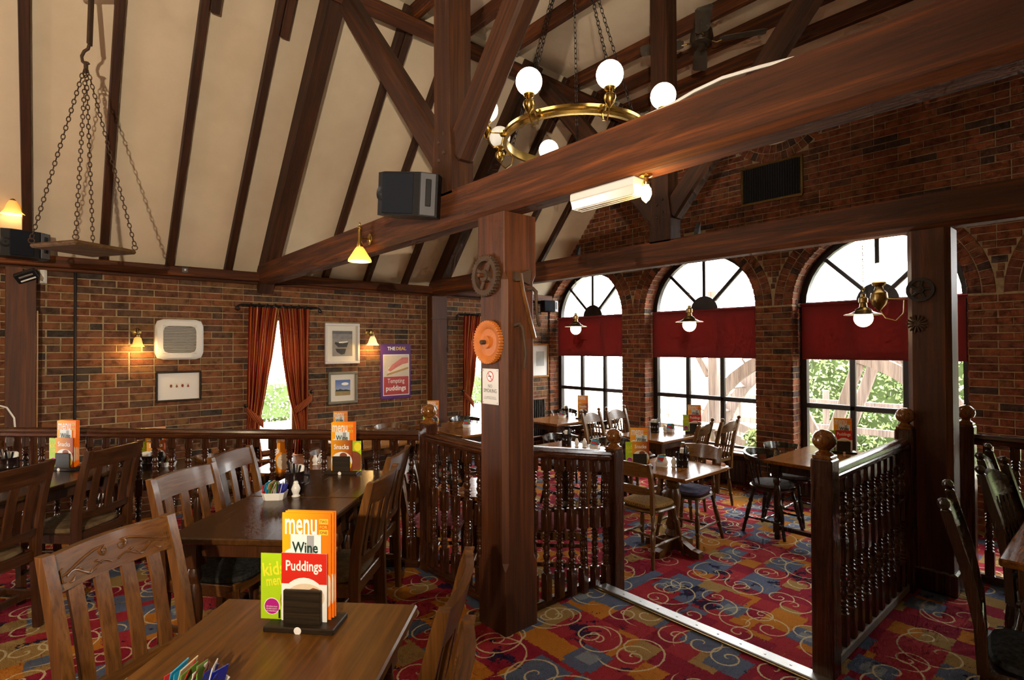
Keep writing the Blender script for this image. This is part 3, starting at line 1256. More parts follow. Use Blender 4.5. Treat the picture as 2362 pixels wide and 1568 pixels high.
def baluster_mesh():
    g = G()
    s = .05
    H = BH
    g.box((0, 0, H - .045 * H), (s, s, .09 * H), .003)
    g.box((0, 0, H * .56), (s, s, .155 * H), .003)
    g.box((0, 0, H * .095), (s, s, .19 * H), .003)

    def turned(z1, z0):
        L = z1 - z0
        p = [(.021, z1)]
        for k in range(3):
            p += bead(z1 - L * (.03 + .085 * k), .0235, L * .075)
        p += [(.015, z1 - L * .30), (.020, z1 - L * .36), (.0235, z1 - L * .42), (.017, z1 - L * .475), (.0195, z1 - L * .49), (.0195, z1 - L * .52), (.017, z1 - L * .535), (.0235, z1 - L * .60), (.020, z1 - L * .66), (.015, z1 - L * .71)]
        for k in range(3):
            p += bead(z1 - L * (.735 + .085 * k), .0235, L * .075)
        p += [(.021, z0)]
        g.lathe(p, 10)
    turned(H * .91, H * .637)
    turned(H * .483, H * .19)
    me = g.mesh('baluster', 40)
    me.materials.append(TURN)
    return me


BAL = baluster_mesh()
RAILP = [(-.022, 0), (-.034, .012), (-.036, .03), (-.03, .036), (-.036, .046), (-.03, .062), (-.012, .072), (.012, .072), (.03, .062), (.036, .046), (.03, .036), (.036, .03), (.034, .012), (.022, 0)]


def balustrade(label, a, b, z0, z1, n, bottom=True, foot=None, inset=.07, turn=None):
    """a,b plan points; z0,z1 floor heights under the balusters at the ends"""
    a, b = Vector((*a, z0)), Vector((*b, z1))
    T = thing('balustrade', label, 'balustrade', a)
    d = b - a
    h = Vector((d.x, d.y, 0))
    side = Vector((-d.y, d.x, 0)).normalized()
    g = G()
    loops = []
    for t in (0, 1):
        p = d * t
        loops.append([(p.x + side.x * x, p.y + side.y * x, p.z + BH + .06 + z) for x, z in RAILP])
    g.loft(loops)
    ang = math.atan2(d.y, d.x)
    me = g.mesh('handrail', 30)
    me.materials.append(TURNX)
    me.transform(Matrix.Rotation(-ang, 4, 'Z'))
    mobj('handrail', me, T, rotz=ang)
    for k in range(n):
        t = inset + (1 - 2 * inset) * k / (n - 1)
        p = d * t
        mobj('baluster', BAL, T, (p.x, p.y, p.z + .062), ang if turn is None else turn)
    if bottom:
        g = G()
        g.bar(Vector((0, 0, .035)), d + Vector((0, 0, .035)), .055, .055, .008)
        me = g.mesh('bottom_rail', 30)
        me.materials.append(foot or TURNX)
        me.transform(Matrix.Rotation(-ang, 4, 'Z'))
        mobj('bottom_rail', me, T, rotz=ang)
    return T


def newel_proto():
    T = thing('newel_post', '', 'newel post')
    G().box((0, 0, .53), (.1, .1, 1.06), .006).obj('shaft', TURN, T)
    g = G()
    g.box((0, 0, 1.069), (.088, .088, .018), .004)
    g.lathe([(.040, 1.078), (.042, 1.086), (.034, 1.092), (.026, 1.098), (.027, 1.104)] + [(.055 * math.sin(a), 1.15 - .052 * math.cos(a)) for a in np.linspace(.5, pi - .01, 14)] + [(1e-4, 1.202)], 20)
    g.obj('ball_finial', BALLW, T)
    return T


NW = newel_proto()
GN = 'ball topped newel posts'
place(NW, (2.12, 3.40, 0), 0, 'ball topped newel post at the end of the long diagonal balustrade', GN)
place(NW, (3.02, 2.42, LOW + .06), 0, 'ball topped newel post at the foot of the short sloping rail', GN)
place(NW, (2.925, 1.03, 0), 0, 'nearest ball topped newel post at the right end of the steel step nosing', GN)
place(NW, (4.33, 1.03, 0), 0, 'ball topped newel post against the left side of the dark oak post', GN)
place(NW, (4.84, .80, 0), 0, 'ball topped newel post just right of the dark oak post', GN)
pd = 3.93
a_, b_ = PQ(pd, -4.95), PQ(pd, -.98)
balustrade('long diagonal balustrade with turned balusters behind the dark tables', (a_[0], a_[1]), (b_[0], b_[1]), 0, 0, 30, inset=.015, turn=0.0)
balustrade('short balustrade between a newel post and the left side of the massive post', (2.10, 3.36), (2.10, 2.57), 0, 0, 6)
balustrade('short balustrade sloping down from the massive post to a newel post', (2.19, 2.42), (2.98, 2.42), .02, -.115, 7, bottom=False)
FOOTM = plain('scuffed_grey_brown_paint', (.16, .125, .10), .7, 0, .4)
balustrade('balustrade on the right leading to the dark oak post', (2.97, 1.03), (4.28, 1.03), 0, 0, 11, foot=FOOTM, inset=.05)
balustrade('balustrade behind the right hand dining chairs', (4.84, .76), (4.84, -1.15), 0, 0, 14, inset=.04)


# ------------------------------------------------------------------ chairs
def rect_loft(g, pts, w, d):
    """bar through pts (x,y,z) with w along x and d along y (lists allowed)"""
    ws = w if isinstance(w, list) else [w] * len(pts)
    ds = d if isinstance(d, list) else [d] * len(pts)
    g.loft([[(x - a / 2, y - b / 2, z), (x + a / 2, y - b / 2, z), (x + a / 2, y + b / 2, z), (x - a / 2, y + b / 2, z)] for (x, y, z), a, b in zip(pts, ws, ds)])
    return g


def turned_leg(g, a, b, r=.017, n=10):
    a, b = Vector(a), Vector(b)
    L = (b - a).length
    prof = [(r * .75, 0), (r * .95, L * .12), (r * .8, L * .25), (r * 1.15, L * .29), (r * 1.15, L * .32), (r * .85, L * .34), (r * 1.2, L * .45), (r * 1.2, L * .60), (r * .8, L * .68), (r * 1.15, L * .71), (r * 1.15, L * .74), (r * .85, L * .77), (r * 1.0, L * .97), (r * .9, L)]
    g.lathe(prof, n, None, a, b - a)
    return g


def back_y(z):
    return float(np.interp(z, [0, .45, .62, .8, 1.0, 1.1], [-.215, -.195, -.205, -.24, -.295, -.33]))


def cushion(w0, w1, d0, d1, z0, z1):
    """upholstered pad, w0 wide at the back (y=d0) and w1 at the front (y=d1)"""
    g = G()
    loops = []
    for k, (ins, z) in enumerate(((.012, z0), (0, z0 + (z1 - z0) * .35), (.008, z0 + (z1 - z0) * .75), (.05, z1 - .003), (.14, z1))):
        lp = []
        for i in range(28):
            a = 2 * pi * i / 28
            cx, cy = math.cos(a), math.sin(a)
            m = (abs(cx) ** 4.5 + abs(cy) ** 4.5) ** (-1 / 4.5)
            u, v = cx * m, cy * m
            y = (d0 + d1) / 2 + v * ((d1 - d0) / 2 - ins)
            w = w0 + (w1 - w0) * (y - d0) / (d1 - d0)
            lp.append((u * (w / 2 - ins), y, z))
        loops.append(lp)
    g.loft(loops)
    return g


def slat_chair(name, WD, seat, slats=4, carved=False, top=.99):
    T = thing(name, '', 'chair')
    X, Z = WD['X'], WD['Z']
    hw = .205
    for sx in (-1, 1):
        zs = [0, .25, .45, .6, .75, .9, top]
        rect_loft(G(), [(sx * (hw + .004 * (z > .5)), back_y(z), z) for z in zs], .034, [.036, .042, .05, .046, .042, .038, .032]).obj('rear_leg', Z, T, smooth=25)
        rect_loft(G(), [(sx * .195, .185, 0), (sx * .198, .185, .42)], [.034, .042], [.034, .042]).obj('front_leg', Z, T, smooth=25)
        G().bar((sx * .2, -.2, .2), (sx * .197, .185, .2), .02, .032, .004).obj('stretcher', X, T)
    G().bar((-.2, -.02, .2), (.2, -.02, .2), .02, .03, .004).obj('stretcher', X, T)

    def bend(x):
        return -.028 * (1 - (x / hw) ** 2)

    def rail(z0, z1, th, nm, arch=0.0):
        g = G()
        lp = []
        for x in np.linspace(-hw + .012, hw - .012, 11):
            up = arch * (1 - (x / hw) ** 2)
            y0, y1 = back_y(z0) + bend(x), back_y(z1) + bend(x)
            lp.append([(x, y0 - th / 2, z0), (x, y1 - th / 2, z1 + up), (x, y1 + th / 2, z1 + up), (x, y0 + th / 2, z0)])
        g.loft(lp)
        return g.obj(nm, X, T, smooth=30)
    cr = rail(top - .115, top - .008, .026, 'crest_rail', .006)
    rail(.535, .575, .022, 'lower_back_rail')
    for i in range(slats):
        x = (-.5 + (i + .5) / slats) * (2 * hw - .05)
        zs = np.linspace(.56, top - .105, 8)
        rect_loft(G(), [(x, back_y(z) + bend(x), z) for z in zs], .044 if slats > 3 else .05, .013).obj('slat', Z, T, smooth=30)
    for a, b in (((-.19, -.19), (.19, -.19)), ((-.195, .185), (.195, .185)), ((-.2, -.19), (-.197, .185)), ((.2, -.19), (.197, .185))):
        G().bar((*a, .415), (*b, .415), .024, .06, .004).obj('seat_rail', X, T)
    cushion(.395, .42, -.19, .22, .435, .485).obj('seat', seat, T, smooth=50)
    if carved:
        for sx in (-1, 1):
            g = G()

            def on(x, z, lift=.002):
                return (sx * x, back_y(z) + bend(x) + .013 + lift, z)
            zc = top - .06
            # big C scroll from the end towards the middle, ending in a volute
            arc = [on(.178 - .15 * k / 24, zc - .012 + .040 * math.sin(pi * .5 * k / 24) ** 1.4) for k in range(25)]
            vol = [on(.030 + .017 * (1 - a / 12) * math.sin(a + .2), zc + .012 + .016 * (1 - a / 12) * math.cos(a + .2)) for a in np.linspace(0, 9.5, 34)]
            g.tube(arc, [.003 + .0022 * math.sin(pi * k / 24) for k in range(25)], 6)
            g.tube(vol, [.0045 * (1 - k / 50) for k in range(34)], 6)
            # tendril below with leaves
            g.tube([on(.012 + .15 * k / 40, zc - .030 + .011 * math.sin(k / 40 * 3 * pi) + .012 * k / 40) for k in range(41)], .0028, 6)
            for x, up in ((.045, 1), (.075, -1), (.105, 1), (.135, -1)):
                g.tube([on(x + .022 * k / 8, zc - .024 + up * .014 * math.sin(k / 8 * 2.2)) for k in range(9)], [.001 + .0032 * math.sin(pi * k / 8) for k in range(9)], 6)
            g.tube([on(.168, zc - .034), on(.180, zc - .030), on(.180, zc + .006), on(.172, zc + .010)], .002, 5)
            g.obj('carving', X, cr)
    return T


def spindle_chair(name, WD, seat):
    T = thing(name, '', 'chair')
    X, Z = WD['X'], WD['Z']
    hw = .185
    for sx in (-1, 1):
        zs = [.43, .6, .8, 1.0]
        rect_loft(G(), [(sx * hw, back_y(z), z) for z in zs], .034, .034).obj('stile', Z, T, smooth=25)
        G().lathe([(.017, 0), (.012, .006), (.019, .016), (.021, .028), (.015, .042), (1e-4, .047)], 12, None, (sx * hw, back_y(1.0), 1.0), (0, -.25, 1)).obj('finial', Z, T)
        turned_leg(G(), (sx * .195, -.21, 0), (sx * .165, -.165, .43), .019).obj('rear_leg', Z, T)
        turned_leg(G(), (sx * .19, .2, 0), (sx * .165, .15, .43), .019).obj('front_leg', Z, T)
        G().tube([(sx * .187, -.195, .17), (sx * .18, .185, .17)], [.009, .009], 8).obj('stretcher', Z, T)
    G().tube([(-.18, 0, .17), (.18, 0, .17)], .009, 8).obj('stretcher', X, T)
    g = G()
    pts = np.linspace(-hw + .015, hw - .015, 13)
    lp = []
    for x in pts:
        t = abs(x) / hw
        z1 = .93 + .07 * math.cos(t * pi / 2) ** .8
        y0, y1 = back_y(.87) - .02 * (1 - t * t), back_y(z1) - .02 * (1 - t * t)
        lp.append([(x, y0 - .009, .875), (x, y1 - .009, z1), (x, y1 + .009, z1), (x, y0 + .009, .875)])
    g.loft(lp)
    g.obj('crest_rail', X, T, smooth=30)
    G().bar((-hw, back_y(.55), .55), (hw, back_y(.55), .55), .02, .04, .004).obj('lower_back_rail', X, T)
    for i in range(5):
        x = (-.5 + (i + .5) / 5) * .3
        a, b = Vector((x, back_y(.56) - .005, .56)), Vector((x, back_y(.88) - .012, .885))
        L = (b - a).length
        pr = [(.007, 0)]
        for k in range(9):
            pr += [(.0115, L * (.08 + .095 * k)), (.007, L * (.13 + .095 * k))]
        pr += [(.007, L)]
        G().lathe(pr, 8, None, a, b - a).obj('spindle', Z, T)
    G().box((0, -.01, .435), (.40, .40, .03), .012).obj('seat_board', X, T)
    cushion(.37, .39, -.18, .18, .448, .49).obj('seat', seat, T, smooth=50)
    return T


def country_chair(name, WD, seat):
    T = thing(name, '', 'chair')
    X, Z = WD['X'], WD['Z']
    hw = .19
    for sx in (-1, 1):
        zs = [.43, .58, .7, .80, .86]
        rect_loft(G(), [(sx * (hw + .02 * (z - .43)), back_y(z), z) for z in zs], [.032, .03, .034, .034, .024], .03).obj('stile', Z, T, smooth=25)
        turned_leg(G(), (sx * .22, -.24, 0), (sx * .16, -.15, .43), .018).obj('rear_leg', Z, T)
        turned_leg(G(), (sx * .215, .225, 0), (sx * .165, .145, .43), .018).obj('front_leg', Z, T)
        turned_leg(G(), (sx * .2, -.2, .17), (sx * .195, .185, .17), .011).obj('stretcher', Z, T)
    turned_leg(G(), (-.195, 0, .17), (.195, 0, .17), .011).obj('stretcher', X, T)
    g = G()
    lp = []
    for x in np.linspace(-hw - .005, hw + .005, 13):
        t = abs(x) / hw
        y0, y1 = back_y(.74) - .035 * (1 - t * t), back_y(.85) - .035 * (1 - t * t)
        lp.append([(x, y0 - .01, .735 + .012 * t), (x, y1 - .01, .85 + .014 * (1 - t * t)), (x, y1 + .01, .85 + .014 * (1 - t * t)), (x, y0 + .01, .735 + .012 * t)])
    g.loft(lp)
    g.obj('crest_rail', X, T, smooth=30)
    g = G()
    lp = []
    for x in np.linspace(-hw, hw, 11):
        t = abs(x) / hw
        h = .02 + .018 * math.cos(t * pi / 2)
        y = back_y(.62) - .03 * (1 - t * t)
        lp.append([(x, y - .008, .62 - h), (x, y - .008, .62 + h), (x, y + .008, .62 + h), (x, y + .008, .62 - h)])
    g.loft(lp)
    g.obj('middle_rail', X, T, smooth=30)
    cushion(.38, .42, -.2, .2, .425, .455).obj('seat_board', X, T, smooth=40)
    cushion(.35, .39, -.18, .185, .455, .50).obj('seat', seat, T, smooth=50)
    return T


def captain_chair(name, WD, seat):
    T = thing(name, '', 'chair')
    X, Z = WD['X'], WD['Z']
    for sx in (-1, 1):
        turned_leg(G(), (sx * .21, -.2, 0), (sx * .14, -.12, .43), .018).obj('rear_leg', Z, T)
        turned_leg(G(), (sx * .21, .2, 0), (sx * .14, .12, .43), .018).obj('front_leg', Z, T)
        turned_leg(G(), (sx * .187, -.175, .15), (sx * .187, .175, .15), .011).obj('stretcher', Z, T)
    turned_leg(G(), (-.18, 0, .16), (.18, 0, .16), .011).obj('stretcher', X, T)
    G().lathe([(.12, .42), (.19, .425), (.205, .44), (.205, .455), (.19, .465), (1e-4, .465)], 24).obj('seat_board', X, T)
    G().lathe([(.19, .462), (.196, .475), (.185, .49), (.13, .50), (1e-4, .502)], 24).obj('seat', seat, T)
    g = G()
    lp = []
    for a in np.linspace(pi + .12, 2 * pi - .12, 19):
        t = abs(a - 1.5 * pi) / (pi / 2)
        r = .245
        h = .075 - .03 * t
        x, y = r * math.cos(a), r * math.sin(a) * .98 + .0
        n = Vector((math.cos(a), math.sin(a), 0))
        z = .72 - .01 * t
        lp.append([(x - n.x * .014, y - n.y * .014, z), (x + n.x * .014, y + n.y * .014, z), (x + n.x * .024, y + n.y * .024, z + h), (x + n.x * .002, y + n.y * .002, z + h)])
    g.loft(lp)
    g.obj('back_rail', X, T, smooth=40)
    for a in np.linspace(pi + .25, 2 * pi - .25, 8):
        p0 = Vector((.18 * math.cos(a), .18 * math.sin(a), .46))
        p1 = Vector((.243 * math.cos(a), .24 * math.sin(a), .725))
        L = (p1 - p0).length
        G().lathe([(.007, 0), (.009, L * .3), (.013, L * .42), (.008, L * .5), (.013, L * .58), (.009, L * .7), (.007, L)], 8, None, p0, p1 - p0).obj('spindle', Z, T)
    return T


CARV = slat_chair('slat_back_chair', CHAIR, SUEDE, 4, True, 1.0)
place(CARV, PQ(1.665, -1.19), FP - .2, 'slat back chair with carved top rail at the left of the nearest oak table')
SL = slat_chair('slat_back_chair', CHAIR, BLACKF, 3, False, .95)
GS = 'slat back chairs on the raised floor'
place(SL, PQ(2.80, -1.745), FP - .12, 'slat back chair with black cushion, nearer of two left of the dark table', GS)
place(SL, PQ(3.37, -1.80), FP, 'slat back chair with black cushion, farther of two left of the dark table', GS)
SR = slat_chair('slat_back_chair', CHAIR, SUEDE, 4, False, .955)
place(SR, PQ(2.82, -1.175), FM, 'slat back chair with suede seat, nearer of two right of the dark table', GS)
place(SR, PQ(3.42, -1.265), FM, 'slat back chair with suede seat, farther of two right of the dark table', GS)
place(SR, PQ(1.57, -.56), FM, 'slat back chair right of the nearest oak table, farther one', GS)
place(SR, PQ(1.115, -.49), FM, 'slat back chair right of the nearest oak table, cut by the bottom edge', GS)
SD = slat_chair('slat_back_chair', CHAIRD, SUEDE, 3, False, .97)
place(SD, PQ(2.76, -3.22), FM, 'dark slat back chair with suede seat at the far left edge of the picture', GS)
place(SD, PQ(3.42, -3.20), FM, 'dark slat back chair with suede seat in front of the far left menus', GS)

SPB = spindle_chair('spindle_back_chair', CHAIRL, TERRA)
GW = 'spindle back chairs by the windows'
zl = LOW
place(SPB, (5.27, 4.27, zl), pi + .1, 'pale spindle back chair by the left brick pier, left one of the pair', GW)
place(SPB, (5.74, 4.27, zl), pi, 'pale spindle back chair by the left brick pier, right one of the pair', GW)
place(SPB, (5.34, 3.36, zl), .15, 'pale spindle back chair facing the middle window table, left one of the pair', GW)
place(SPB, (5.80, 3.30, zl), 0, 'pale spindle back chair facing the middle window table, right one of the pair', GW)
SPD = spindle_chair('spindle_back_chair', CHAIRB, BLACKF)
GR = 'black spindle back chairs at the right'
place(SPD, (2.78, .22, 0), pi + .15, 'black spindle back chair nearest the camera at the right edge', GR)
place(SPD, (3.53, .19, 0), pi - .1, 'black spindle back chair with glossy arched top at the right edge, middle one', GR)
place(SPD, (3.99, .28, 0), pi + .05, 'black spindle back chair at the right edge, farthest one beside the newel', GR)

CCG = country_chair('country_chair', CHAIRL, GOLDF)
place(CCG, (4.03, 2.86, zl), math.radians(-90), 'country chair with gold dotted seat beside the newel post at the step')
CCB = country_chair('country_chair', CHAIRL, BLUEF)
place(CCB, (4.66, 2.84, zl), math.radians(92), 'country chair with blue plaid seat at the right of the pedestal table')
CPT = captain_chair('captain_chair', CHAIRB, GREYF)
GCC = 'dark low back chairs with curved rails'
place(CPT, (5.46, 2.40, zl), pi, 'dark bow back chair with grey seat, nearer one left of the right hand window table', GCC)
place(CPT, (5.98, 2.43, zl), pi, 'dark bow back chair with grey seat, farther one left of the right hand window table', GCC)
place(CPT, (6.47, 6.25, zl), math.radians(100), 'bow back chair in the corner under the leftmost arched window', GCC)
place(CPT, (5.60, 5.15, zl), 0, 'bow back chair with its back to us at the corner table', GCC)
place(CPT, (6.23, 5.22, zl), .3, 'dark bow back chair in front of the leftmost arched window', GCC)
place(CPT, (4.62, 4.42, zl), pi, 'dark bow back chair behind the cutlery pot right of the massive post', GCC)
place(CPT, (4.80, 3.92, zl), math.radians(100), 'dark bow back chair behind the salt shakers right of the massive post', GCC)
place(CPT, (5.30, 6.05, zl), math.radians(-95), 'dark bow back chair showing just right of the massive post', GCC)
place(CPT, (4.75, 6.55, zl), pi, 'bow back chair against the half hidden window left of the massive post', GCC)
place(CPT, (3.72, 5.62, zl), math.radians(-60), 'black bow back chair behind the end of the long balustrade', GCC)
WAL = captain_chair('captain_chair', CHAIR, SUEDE)
place(WAL, (3.05, 6.55, zl), pi, 'honey coloured bow back chair below the purple poster, left one', GCC)
place(WAL, (3.55, 6.60, zl), pi, 'honey coloured bow back chair below the purple poster, right one', GCC)
place(WAL, (1.35, 5.95, zl), math.radians(-100), 'bow back chair behind the balusters left of the striped curtains', GCC)
place(WAL, (2.22, 5.42, zl), math.radians(135), 'bow back chair behind the balusters right of the striped curtains', GCC)
PKC = slat_chair('slat_back_chair', CHAIR, PINKF, 4, False, .93)
GP = 'slat back chairs with maroon seats'
place(PKC, (2.38, 3.70, zl), FP, 'slat back chair with maroon dotted seat left of the massive post', GP)
place(PKC, (3.06, 3.02, zl), FM, 'slat back chair with maroon dotted seat right of the massive post', GP)

# ------------------------------------------------------------------ tables


def table_top(T, w, d, z, m, th=.032):
    G().box((0, 0, z - th / 2), (w, d, th), .006).obj('table_top', m, T)


def leg_table(label, loc, rotz, w, d, m, lm, h=.75):
    T = thing('dining_table', label, 'table', loc, rotz)
    table_top(T, w, d, h, m)
    for sx in (-1, 1):
        for sy in (-1, 1):
            g = G()
            x, y = sx * (w / 2 - .09), sy * (d / 2 - .09)
            g.box((x, y, h - .10), (.075, .075, .13), .005)
            g.lathe([(.026, .0), (.03, .03), (.022, .06)], 12, None, (x, y, 0))
            g.box((x, y, .11), (.06, .06, .10), .005)
            L0, L1 = .16, h - .165
            L = L1 - L0
            g.lathe([(.024, L0), (.032, L0 + L * .05), (.024, L0 + L * .1), (.03, L0 + L * .3), (.036, L0 + L * .55), (.03, L0 + L * .75), (.022, L0 + L * .82), (.034, L0 + L * .88), (.034, L0 + L * .92), (.025, L1)], 14, None, (x, y, 0))
            g.obj('leg', lm, T)
    for sy in (-1, 1):
        G().bar((-w / 2 + .09, sy * (d / 2 - .09), h - .075), (w / 2 - .09, sy * (d / 2 - .09), h - .075), .02, .08, .003).obj('apron', lm, T)
    for sx in (-1, 1):
        G().bar((sx * (w / 2 - .09), -d / 2 + .09, h - .075), (sx * (w / 2 - .09), d / 2 - .09, h - .075), .02, .08, .003).obj('apron', lm, T)
        G().bar((sx * (w / 2 - .09), -d / 2 + .09, .11), (sx * (w / 2 - .09), d / 2 - .09, .11), .03, .04, .004).obj('stretcher', lm, T)
    G().bar((-w / 2 + .09, 0, .11), (w / 2 - .09, 0, .11), .03, .04, .004).obj('stretcher', lm, T)
    return T


def pedestal_table(label, loc, rotz, w, d, m, lm, h=.75):
    T = thing('pedestal_table', label, 'table', loc, rotz)
    table_top(T, w, d, h, m)
    G().box((0, 0, h - .055), (.3, .3, .045), .008).obj('bearer', lm, T)
    G().lathe([(.055, .12), (.075, .15), (.055, .2), (.065, .24), (.045, .30), (.06, .40), (.07, .50), (.05, .56), (.075, .60), (.055, .64), (.07, h - .075)], 18).obj('column', lm, T)
    for a in (0, pi / 2):
        c, s = math.cos(a), math.sin(a)
        g = G()
        prof = [(-.27, .0), (-.27, .055), (-.2, .065), (-.07, .13), (.07, .13), (.2, .065), (.27, .055), (.27, 0), (.2, .0), (.15, .025), (-.15, .025), (-.2, 0)]
        g.loft([[(x * c - t * s, x * s + t * c, z) for x, z in prof] for t in (-.035, .035)])
        g.obj('foot', lm, T, smooth=0)
    return T


leg_table('oak topped table nearest the camera with a menu stand', PQ(1.35, -.795), math.radians(-45), .67, .93, OAK, CHAIR['Z'])
leg_table('dark glossy table in two halves, nearer half, with the sachet dish', PQ(2.715, -1.455), math.radians(-45), .665, .69, DARKTOP, CHAIRD['Z'])
leg_table('dark glossy table in two halves, farther half, with a menu stand', PQ(3.41, -1.455), math.radians(-45), .665, .69, DARKTOP, CHAIRD['Z'])
leg_table('dark table at the far left edge in front of the balustrade', PQ(3.12, -3.50), math.radians(-45), .72, 1.3, DARKTOP, CHAIRD['Z'])
leg_table('dark table behind the balusters at left with a sachet dish', (.75, 5.80, zl), 0, .75, .75, DARKTOP, CHAIRD['Z'])
leg_table('table behind the balusters in front of the striped curtains', (1.83, 5.12, zl), math.radians(-45), .7, .75, TABLEW, CHAIRD['Z'])
leg_table('honey coloured table below the framed landscape', (2.96, 5.85, zl), 0, .92, .75, GOLDW, CHAIR['Z'])
leg_table('polished table below the half hidden window left of the massive post', (4.25, 5.98, zl), 0, .8, 1.15, TABLEW, CHAIRD['Z'])
leg_table('small table behind the short balustrade left of the massive post', (2.74, 3.36, zl), math.radians(-45), .60, .60, TABLEW, CHAIR['Z'], .72)
leg_table('polished table in the room corner below the leftmost arched window', (5.82, 5.68, zl), 0, .85, .72, TABLEW, CHAIRD['Z'])
pedestal_table('polished table with cutlery pot and salt shakers right of the massive post', (4.22, 4.02, zl), 0, .72, .72, TABLEW, CHAIRB['Z'])
leg_table('polished table between the four pale spindle back chairs', (5.78, 3.90, zl), 0, .95, .70, TABLEW, CHAIRD['Z'])
pedestal_table('polished pedestal table between the gold and blue seated chairs', (4.29, 2.77, zl), 0, .70, .68, TABLEW, CHAIR['Z'])
leg_table('polished table in front of the right hand arched window', (5.77, 1.93, zl), 0, 1.15, .88, TABLEW, CHAIRB['Z'])
leg_table('table with glossy grey top at the right edge of the picture', (3.62, .02, 0), 0, 1.36, .74, TABLEW, CHAIR['Z'])

# ------------------------------------------------------------------ lamps
def chain_g(g, a, b, link=.042, r=.0032):
    a, b = Vector(a), Vector(b)
    d = b - a
    n = max(2, int(d.length / (link * .78)))
    q = Vector((0, 0, 1)).rotation_difference(d.normalized()).to_matrix().to_4x4()
    for k in range(n):
        c = a + d * ((k + .5) / n)
        M = Matrix.Translation(c) @ q @ Matrix.Rotation(pi / 2 * (k % 2), 4, 'Z')
        g.tube([(link * .26 * math.cos(t), 0, link * .5 * math.sin(t)) for t in np.linspace(0, 2 * pi, 9)[:-1]], r, 4, True, M)
    return g


CH = thing('chandelier', 'brass ring chandelier with lit white globes hanging from chains', 'chandelier', (3.21, 2.95, 3.28))
G().lathe([(.545, -.035), (.575, -.035), (.578, -.012), (.570, 0), (.578, .012), (.575, .035), (.545, .035), (.545, -.035)], 64).obj('ring', BRASS, CH, smooth=30)
for k in range(8):
    a = math.radians(17 + 45 * k)
    n = Vector((math.cos(a), math.sin(a), 0))
    c = n * .718
    g = G()
    g.tube([n * .575 + Vector((0, 0, 0)), n * .60 + Vector((0, 0, -.09)), n * .66 + Vector((0, 0, -.115)), n * .70 + Vector((0, 0, -.08)), n * .712 + Vector((0, 0, -.02))], .006, 6)
    g.tube([n * .56, n * .70], .005, 6)
    g.ball(n * .585, .03, 8)
    arm = g.obj('arm', BRASS, CH)
    f = G().lathe([(.004, -.055), (.012, -.045), (.030, -.02), (.042, .01), (.040, .03), (.022, .045), (.018, .06), (.034, .068), (.040, .08), (.034, .098), (.03, .1)], 16, None, c).obj('lamp_font', BRASS, CH)
    G().tube([c + Vector((0, 0, .055)), c + Vector((.045, 0, .055))], .003, 5).obj('wick_key', BRASS, CH)
    G().ball(c + Vector((0, 0, .17)), .092, 24).obj('globe', GLOBEW if k == 2 else GLOBE, CH)
    if k != 2:
        lamp('globe_light', 'POINT', Vector((3.21, 2.95, 3.28)) + c * 1.0 + Vector((0, 0, .17)), 1.2, (1, .76, .44), .094)
for k in range(5):
    a = math.radians(40 + 72 * k)
    chain_g(G(), (.56 * math.cos(a), .56 * math.sin(a), .03), (.03 * math.cos(a), .03 * math.sin(a), 1.72), .05).obj('chain', IRON, CH, fix=False)


def shade_lamp(name, label, loc, rotz, shade_prof, shade_mat, arm='wall', metal=None, power=3.0, light=(0, 0, 0)):
    T = thing(name, label, 'wall lamp', loc, rotz)
    metal = metal or BRASSD
    G().lathe([(.045, 0), (.045, .008), (.03, .016), (1e-4, .02)], 16, None, (0, .0, 0), (0, -1, 0)).obj('back_plate', metal, T)
    if arm == 'wall':
        G().tube([(0, -.01, 0), (0, -.06, .035), (0, -.11, .04), (0, -.125, .01), (0, -.125, -.03)], .008, 8).obj('arm', metal, T)
        G().lathe([(.012, -.02), (.024, -.03), (.026, -.05), (.02, -.055)], 12, None, (0, -.125, 0)).obj('gallery', metal, T)
        so = (0, -.125, -.05)
    else:
        G().tube([(0, -.01, 0), (0, -.09, 0)], .008, 8).obj('arm', metal, T)
        G().lathe([(.004, .125), (.007, .115), (.004, .10), (.02, .085), (.02, .075), (.013, .07), (.013, -.02), (.026, -.06), (.022, -.075)], 14, None, (0, -.09, 0)).obj('stem', metal, T)
        so = (0, -.09, -.07)
    G().lathe(shade_prof, 24, None, so).obj('shade', shade_mat, T)
    G().ball((so[0], so[1], so[2] - .05), .02, 12).obj('bulb', GLOBE, T)
    p = Matrix.Rotation(rotz, 4, 'Z') @ Vector((so[0], so[1], so[2] - .13)) + Vector(loc)
    lamp(name + '_light', 'POINT', p, power, (1, .62, .22), .03)
    return T


TUL = [(r * .85, z * .9) for r, z in [(.022, 0), (.04, -.02), (.048, -.06), (.055, -.09), (.075, -.115), (.073, -.117), (.052, -.09), (.044, -.06), (.036, -.02), (.018, -.002)]]
FLARE = [(.026, 0), (.042, -.03), (.062, -.09), (.088, -.125), (.085, -.126), (.058, -.088), (.038, -.03), (.02, -.002)]
CONE = [(.024, 0), (.034, -.012), (.06, -.055), (.088, -.10), (.09, -.115), (.086, -.115), (.055, -.055), (.03, -.014), (.02, -.002)]
shade_lamp('wall_lamp', 'wall lamp with glowing amber tulip shade left of the white air vent', (.735, YA, 1.79), 0, TUL, TULIP, power=4.0)
shade_lamp('wall_lamp', 'wall lamp with cream flared glass shade between boat photograph and purple poster', (3.42, YA, 1.82), 0, FLARE, CREAMG, power=4.0)
shade_lamp('wall_lamp', 'wall lamp with scalloped amber shade cut by the left edge', (-.235, 6.83, 3.02), 0, FLARE, TULIP, power=2.0)
shade_lamp('beam_lamp', 'brass lamp with yellow conical glass shade fixed to the nearer tie beam', (1.95, 3.985, 2.475), -pi / 2, CONE, AMBER, 'up', BRASS, 2.5)

